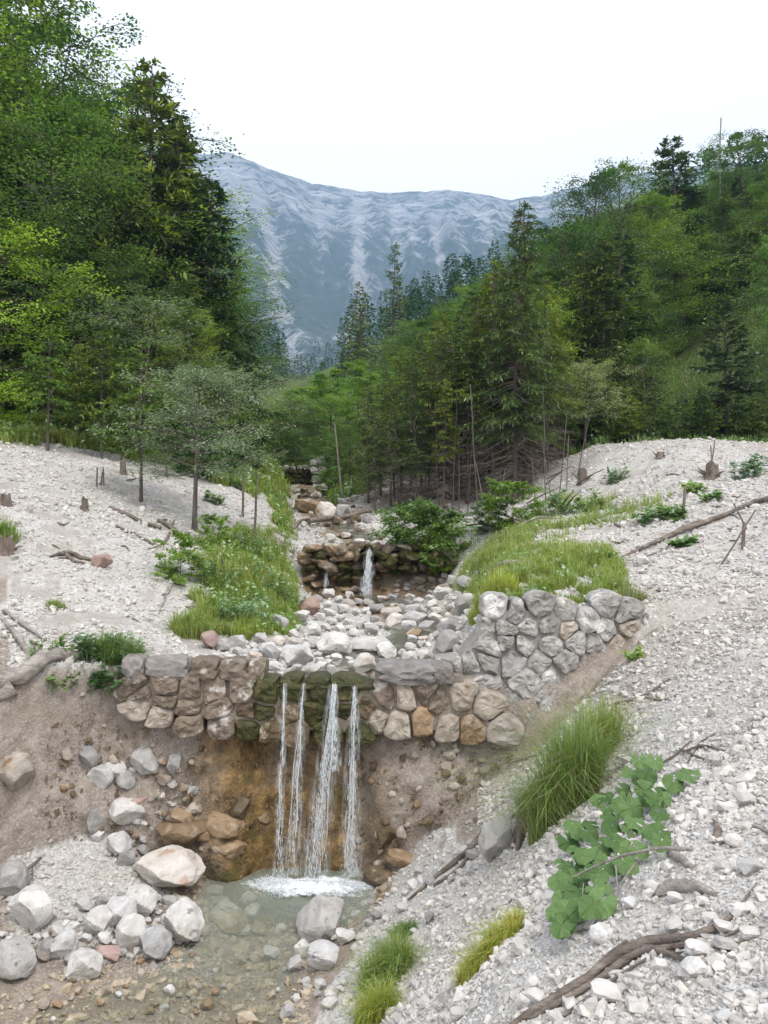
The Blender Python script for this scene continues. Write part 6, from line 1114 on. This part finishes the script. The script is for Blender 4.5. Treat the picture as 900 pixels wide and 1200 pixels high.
# standing posts and stakes
def post(name, label, base, top, w, mat='deadwood', cat='post', group=None, lean=0, w2=None):
    p = hitp(*base); r_ = w / F * p.y / 2; q = at(top[0], top[1], p.y - lean); o = tag(empty(name, p), label, cat, group); g = Geo(); L = wob((0, 0, -.1), q - p, 8, .02, int(base[0])); tube(g, L, np.linspace(r_, (w2 or w * .75) / F * p.y / 2, 8), 8); link('stem', g.mesh('stem', M[mat], True), o); return o
post('wooden_stake', 'right one of two thin upright stakes on the left bank', (298, 634), (301, 556), 3.2); post('wooden_stake', 'left one of two thin upright stakes on the left bank', (284, 606), (286, 552), 3)
for a in [((113, 573), (114, 548), 2.4, 'left twig of three sticking out of the left scree'), ((118, 572), (120, 553), 2.4, 'middle twig of three sticking out of the left scree'), ((122, 571), (121, 547), 2, 'right twig of three sticking out of the left scree'), ((800, 604), (803, 570), 4, 'short stake in the gravel below the root wad'), ((870, 645), (872, 612), 5, 'brown wooden stub near the right edge of the slope'), ((878, 620), (860, 590), 2.5, 'leaning dark stick crossing the log on the right slope'), ((838, 665), (885, 598), 2.5, 'long thin stick leaning at the right edge of the slope'), ((835, 555), (833, 522), 2, 'left thin stem rising from the root wad'), ((832, 552), (838, 515), 2, 'right thin stem rising from the root wad')]:
    post('wooden_stake', a[3], a[0], a[1], a[2], cat='stick')
post('dead_tree', 'thin bare dead trunk sticking up above the right ridge', (842, 330), (845, 138), 2.2, 'bark_pale', 'tree'); post('dead_tree', 'pale slender bare trunk leaning over the upper stream', (402, 590), (392, 495), 3.2, 'bark_pale', 'tree', w2=1.5)
post('broken_trunk', 'thick broken grey stump standing right of the second waterfall', (520, 640), (514, 606), 10, 'driftwood', 'stump', w2=7); post('broken_trunk', 'pale pole leaning on the broken stump', (536, 650), (526, 590), 3.5, 'bark_pale', 'pole')
for i, (b, tp, w) in enumerate([((468, 590), (462, 500), 2), ((497, 592), (503, 480), 2.4), ((515, 598), (510, 470), 2.2), ((530, 600), (536, 455), 2.4), ((548, 600), (556, 480), 2), ((560, 604), (551, 450), 2.6), ((640, 600), (636, 450), 2), ((655, 580), (665, 480), 2), ((676, 560), (690, 490), 2)]):
    post('dead_tree', 'bare grey dead trunk among the slender spruces of the right bank', b, tp, w * .7, 'bark', 'tree', 'dead trunks on the right bank', w2=w * .4)
for px in ((445, 575), (452, 600), (478, 596), (486, 600), (507, 585), (538, 598), (570, 602), (584, 606), (628, 590), (648, 592), (664, 575)):
    post('dead_tree', 'thin dead sapling stem among the slender spruces of the right bank', px, (px[0] + rt.uniform(-14, 14), px[1] - rt.uniform(50, 100)), 1.5, 'twig', 'tree', 'dead sapling stems on the right bank', w2=.8)
# stumps and root wads
def stump(px, py, w, h, label, roots=7, seed=0, spiky=True, mat='deadwood'):
    p = hitp(px, py); d = p.y; r = random.Random(seed + px); R_ = w / F * d / 2; hh = h / F * d; o = tag(empty('tree_stump', p), label, 'stump'); G = Geo(); n = 12; rings = []
    for k, (f, z) in enumerate([(1.25, -.15), (1.0, .1), (.85, .55), (.8, 1.)]):
        rings.append([[math.cos(a) * R_ * f * (1 + .12 * math.sin(a * 3 + seed)), math.sin(a) * R_ * f, hh * z + (hh * r.uniform(-.25, .2) if k == 3 else 0)] for a in [i * 2 * math.pi / n for i in range(n)]])
    V = np.array(sum(rings, []) + [[0, 0, hh * .8]]); j = np.arange(n)
    for k in range(3): G.f.setdefault(4, []).append(np.stack([k * n + j, k * n + (j + 1) % n, (k + 1) * n + (j + 1) % n, (k + 1) * n + j], -1)); G.mi.setdefault(4, []).append(np.zeros(n))
    G.v.append(V); G.f[3] = [np.stack([3 * n + j, 3 * n + (j + 1) % n, np.full(n, 4 * n)], -1)]; G.mi[3] = [np.zeros(n)]; link('stem', G.mesh('stem', M[mat], False), o)
    for k in range(roots):
        g = Geo(); a = r.uniform(0, 6.28); L = R_ * r.uniform(.9, 1.8); e = r.uniform(-.2, .9) if spiky else -.2; b = np.array([math.cos(a) * R_ * .6, math.sin(a) * R_ * .6, hh * .3]); tube(g, wob(b, b + np.array([math.cos(a) * L, math.sin(a) * L * .6, e * L]), 5, .15, k), [R_ * .28, R_ * .22, R_ * .16, R_ * .1, R_ * .04], 5); link('root', g.mesh('root', M[mat], True), o)
stump(99, 597, 9, 14, 'small cut stump in the middle of the left scree', 3, spiky=False); stump(144, 557, 8, 16, 'upright small stump high on the left scree', 3, spiky=False); stump(6, 592, 14, 14, 'brown stump cut by the left edge on the scree', 3, 1, False); stump(6, 650, 20, 20, 'dark rotten stump at the left edge below the grass tuft', 5, 2)
stump(834, 562, 17, 18, 'spiky root wad standing on the upper right gravel slope', 11, 3); stump(774, 538, 10, 7, 'small tangle of roots on the crest of the right slope', 7, 4); stump(683, 566, 12, 16, 'torn dark root stump at the shady left end of the right slope', 8, 7)
stump(510, 622, 16, 10, 'torn root wad lying behind the broken grey stump', 9, 8, mat='driftwood')
# dead wood heap right of the second waterfall
r5 = random.Random(8)
for i in range(16):
    px, py = r5.uniform(470, 620), r5.uniform(598, 640); a = r5.uniform(-.5, .5); L = r5.uniform(16, 50)
    stick('dead_branch', 'dead branch in the heap of washed-up wood right of the second waterfall', [('stem', [(px, py, r5.uniform(2.5, 5), .05), (px + L / 2, py + a * L / 2, 3, .18), (px + L, py + a * L, 1.5, .1)])], r5.choice(['driftwood', 'deadwood', 'twig']), group='dead branches heaped right of the second waterfall')
for i in range(9):
    px, py = r5.uniform(600, 680), r5.uniform(545, 600); a = r5.uniform(-1.6, .3); L = r5.uniform(16, 40)
    stick('dead_branch', 'bare dead branch hanging in the shade at the foot of the big spruce', [('stem', [(px, py, 2, .05), (px + L / 2, py + 4, 1.5, .35), (px + L, py + 9, .8, .6)])], 'twig', group='dead branches at the foot of the big spruce')
for i in range(26):
    left = i < 13; px, py = (r5.uniform(20, 230), r5.uniform(560, 740)) if left else (r5.uniform(700, 890), r5.uniform(540, 700)); L = r5.uniform(8, 20)
    stick('dead_branch', 'small dark twig lying on the %s scree slope' % ('left' if left else 'right'), [('stem', [(px, py, 2), (px + L * .5, py + r5.uniform(-3, 5), 2.2), (px + L, py + r5.uniform(-5, 8), 1)])], 'twig', 'twig', 'small twigs on the %s scree' % ('left' if left else 'right'), lift=1.2)
# ------------------------------------------------------------------ the air: pale blue haze towards the mountain
hz = bpy.data.materials.new('valley_haze'); hz.use_nodes = True; ht = hz.node_tree; ht.nodes.clear(); ho = ht.nodes.new('ShaderNodeOutputMaterial'); pv = ht.nodes.new('ShaderNodeVolumePrincipled')
pv.inputs['Color'].default_value = (.42, .60, .90, 1); pv.inputs['Density'].default_value = HAZE; pv.inputs['Anisotropy'].default_value = .0; ht.links.new(pv.outputs[0], ho.inputs['Volume'])
zt = max(max((o.matrix_world @ Vector(c))[2] for c in o.bound_box) for o in C.objects if o.name.startswith('mountain')) + 30
B = [(x, y, z) for x in (-5200, 5200) for y in (-60, 4200) for z in (-900, zt)]
me = bpy.data.meshes.new('haze'); me.from_pydata(B, [], [(0, 1, 3, 2), (4, 6, 7, 5), (0, 4, 5, 1), (2, 3, 7, 6), (0, 2, 6, 4), (1, 5, 7, 3)]); me.materials.append(hz)
tag(link('haze', me), 'thin bluish air filling the valley up to the mountain', kind='stuff')
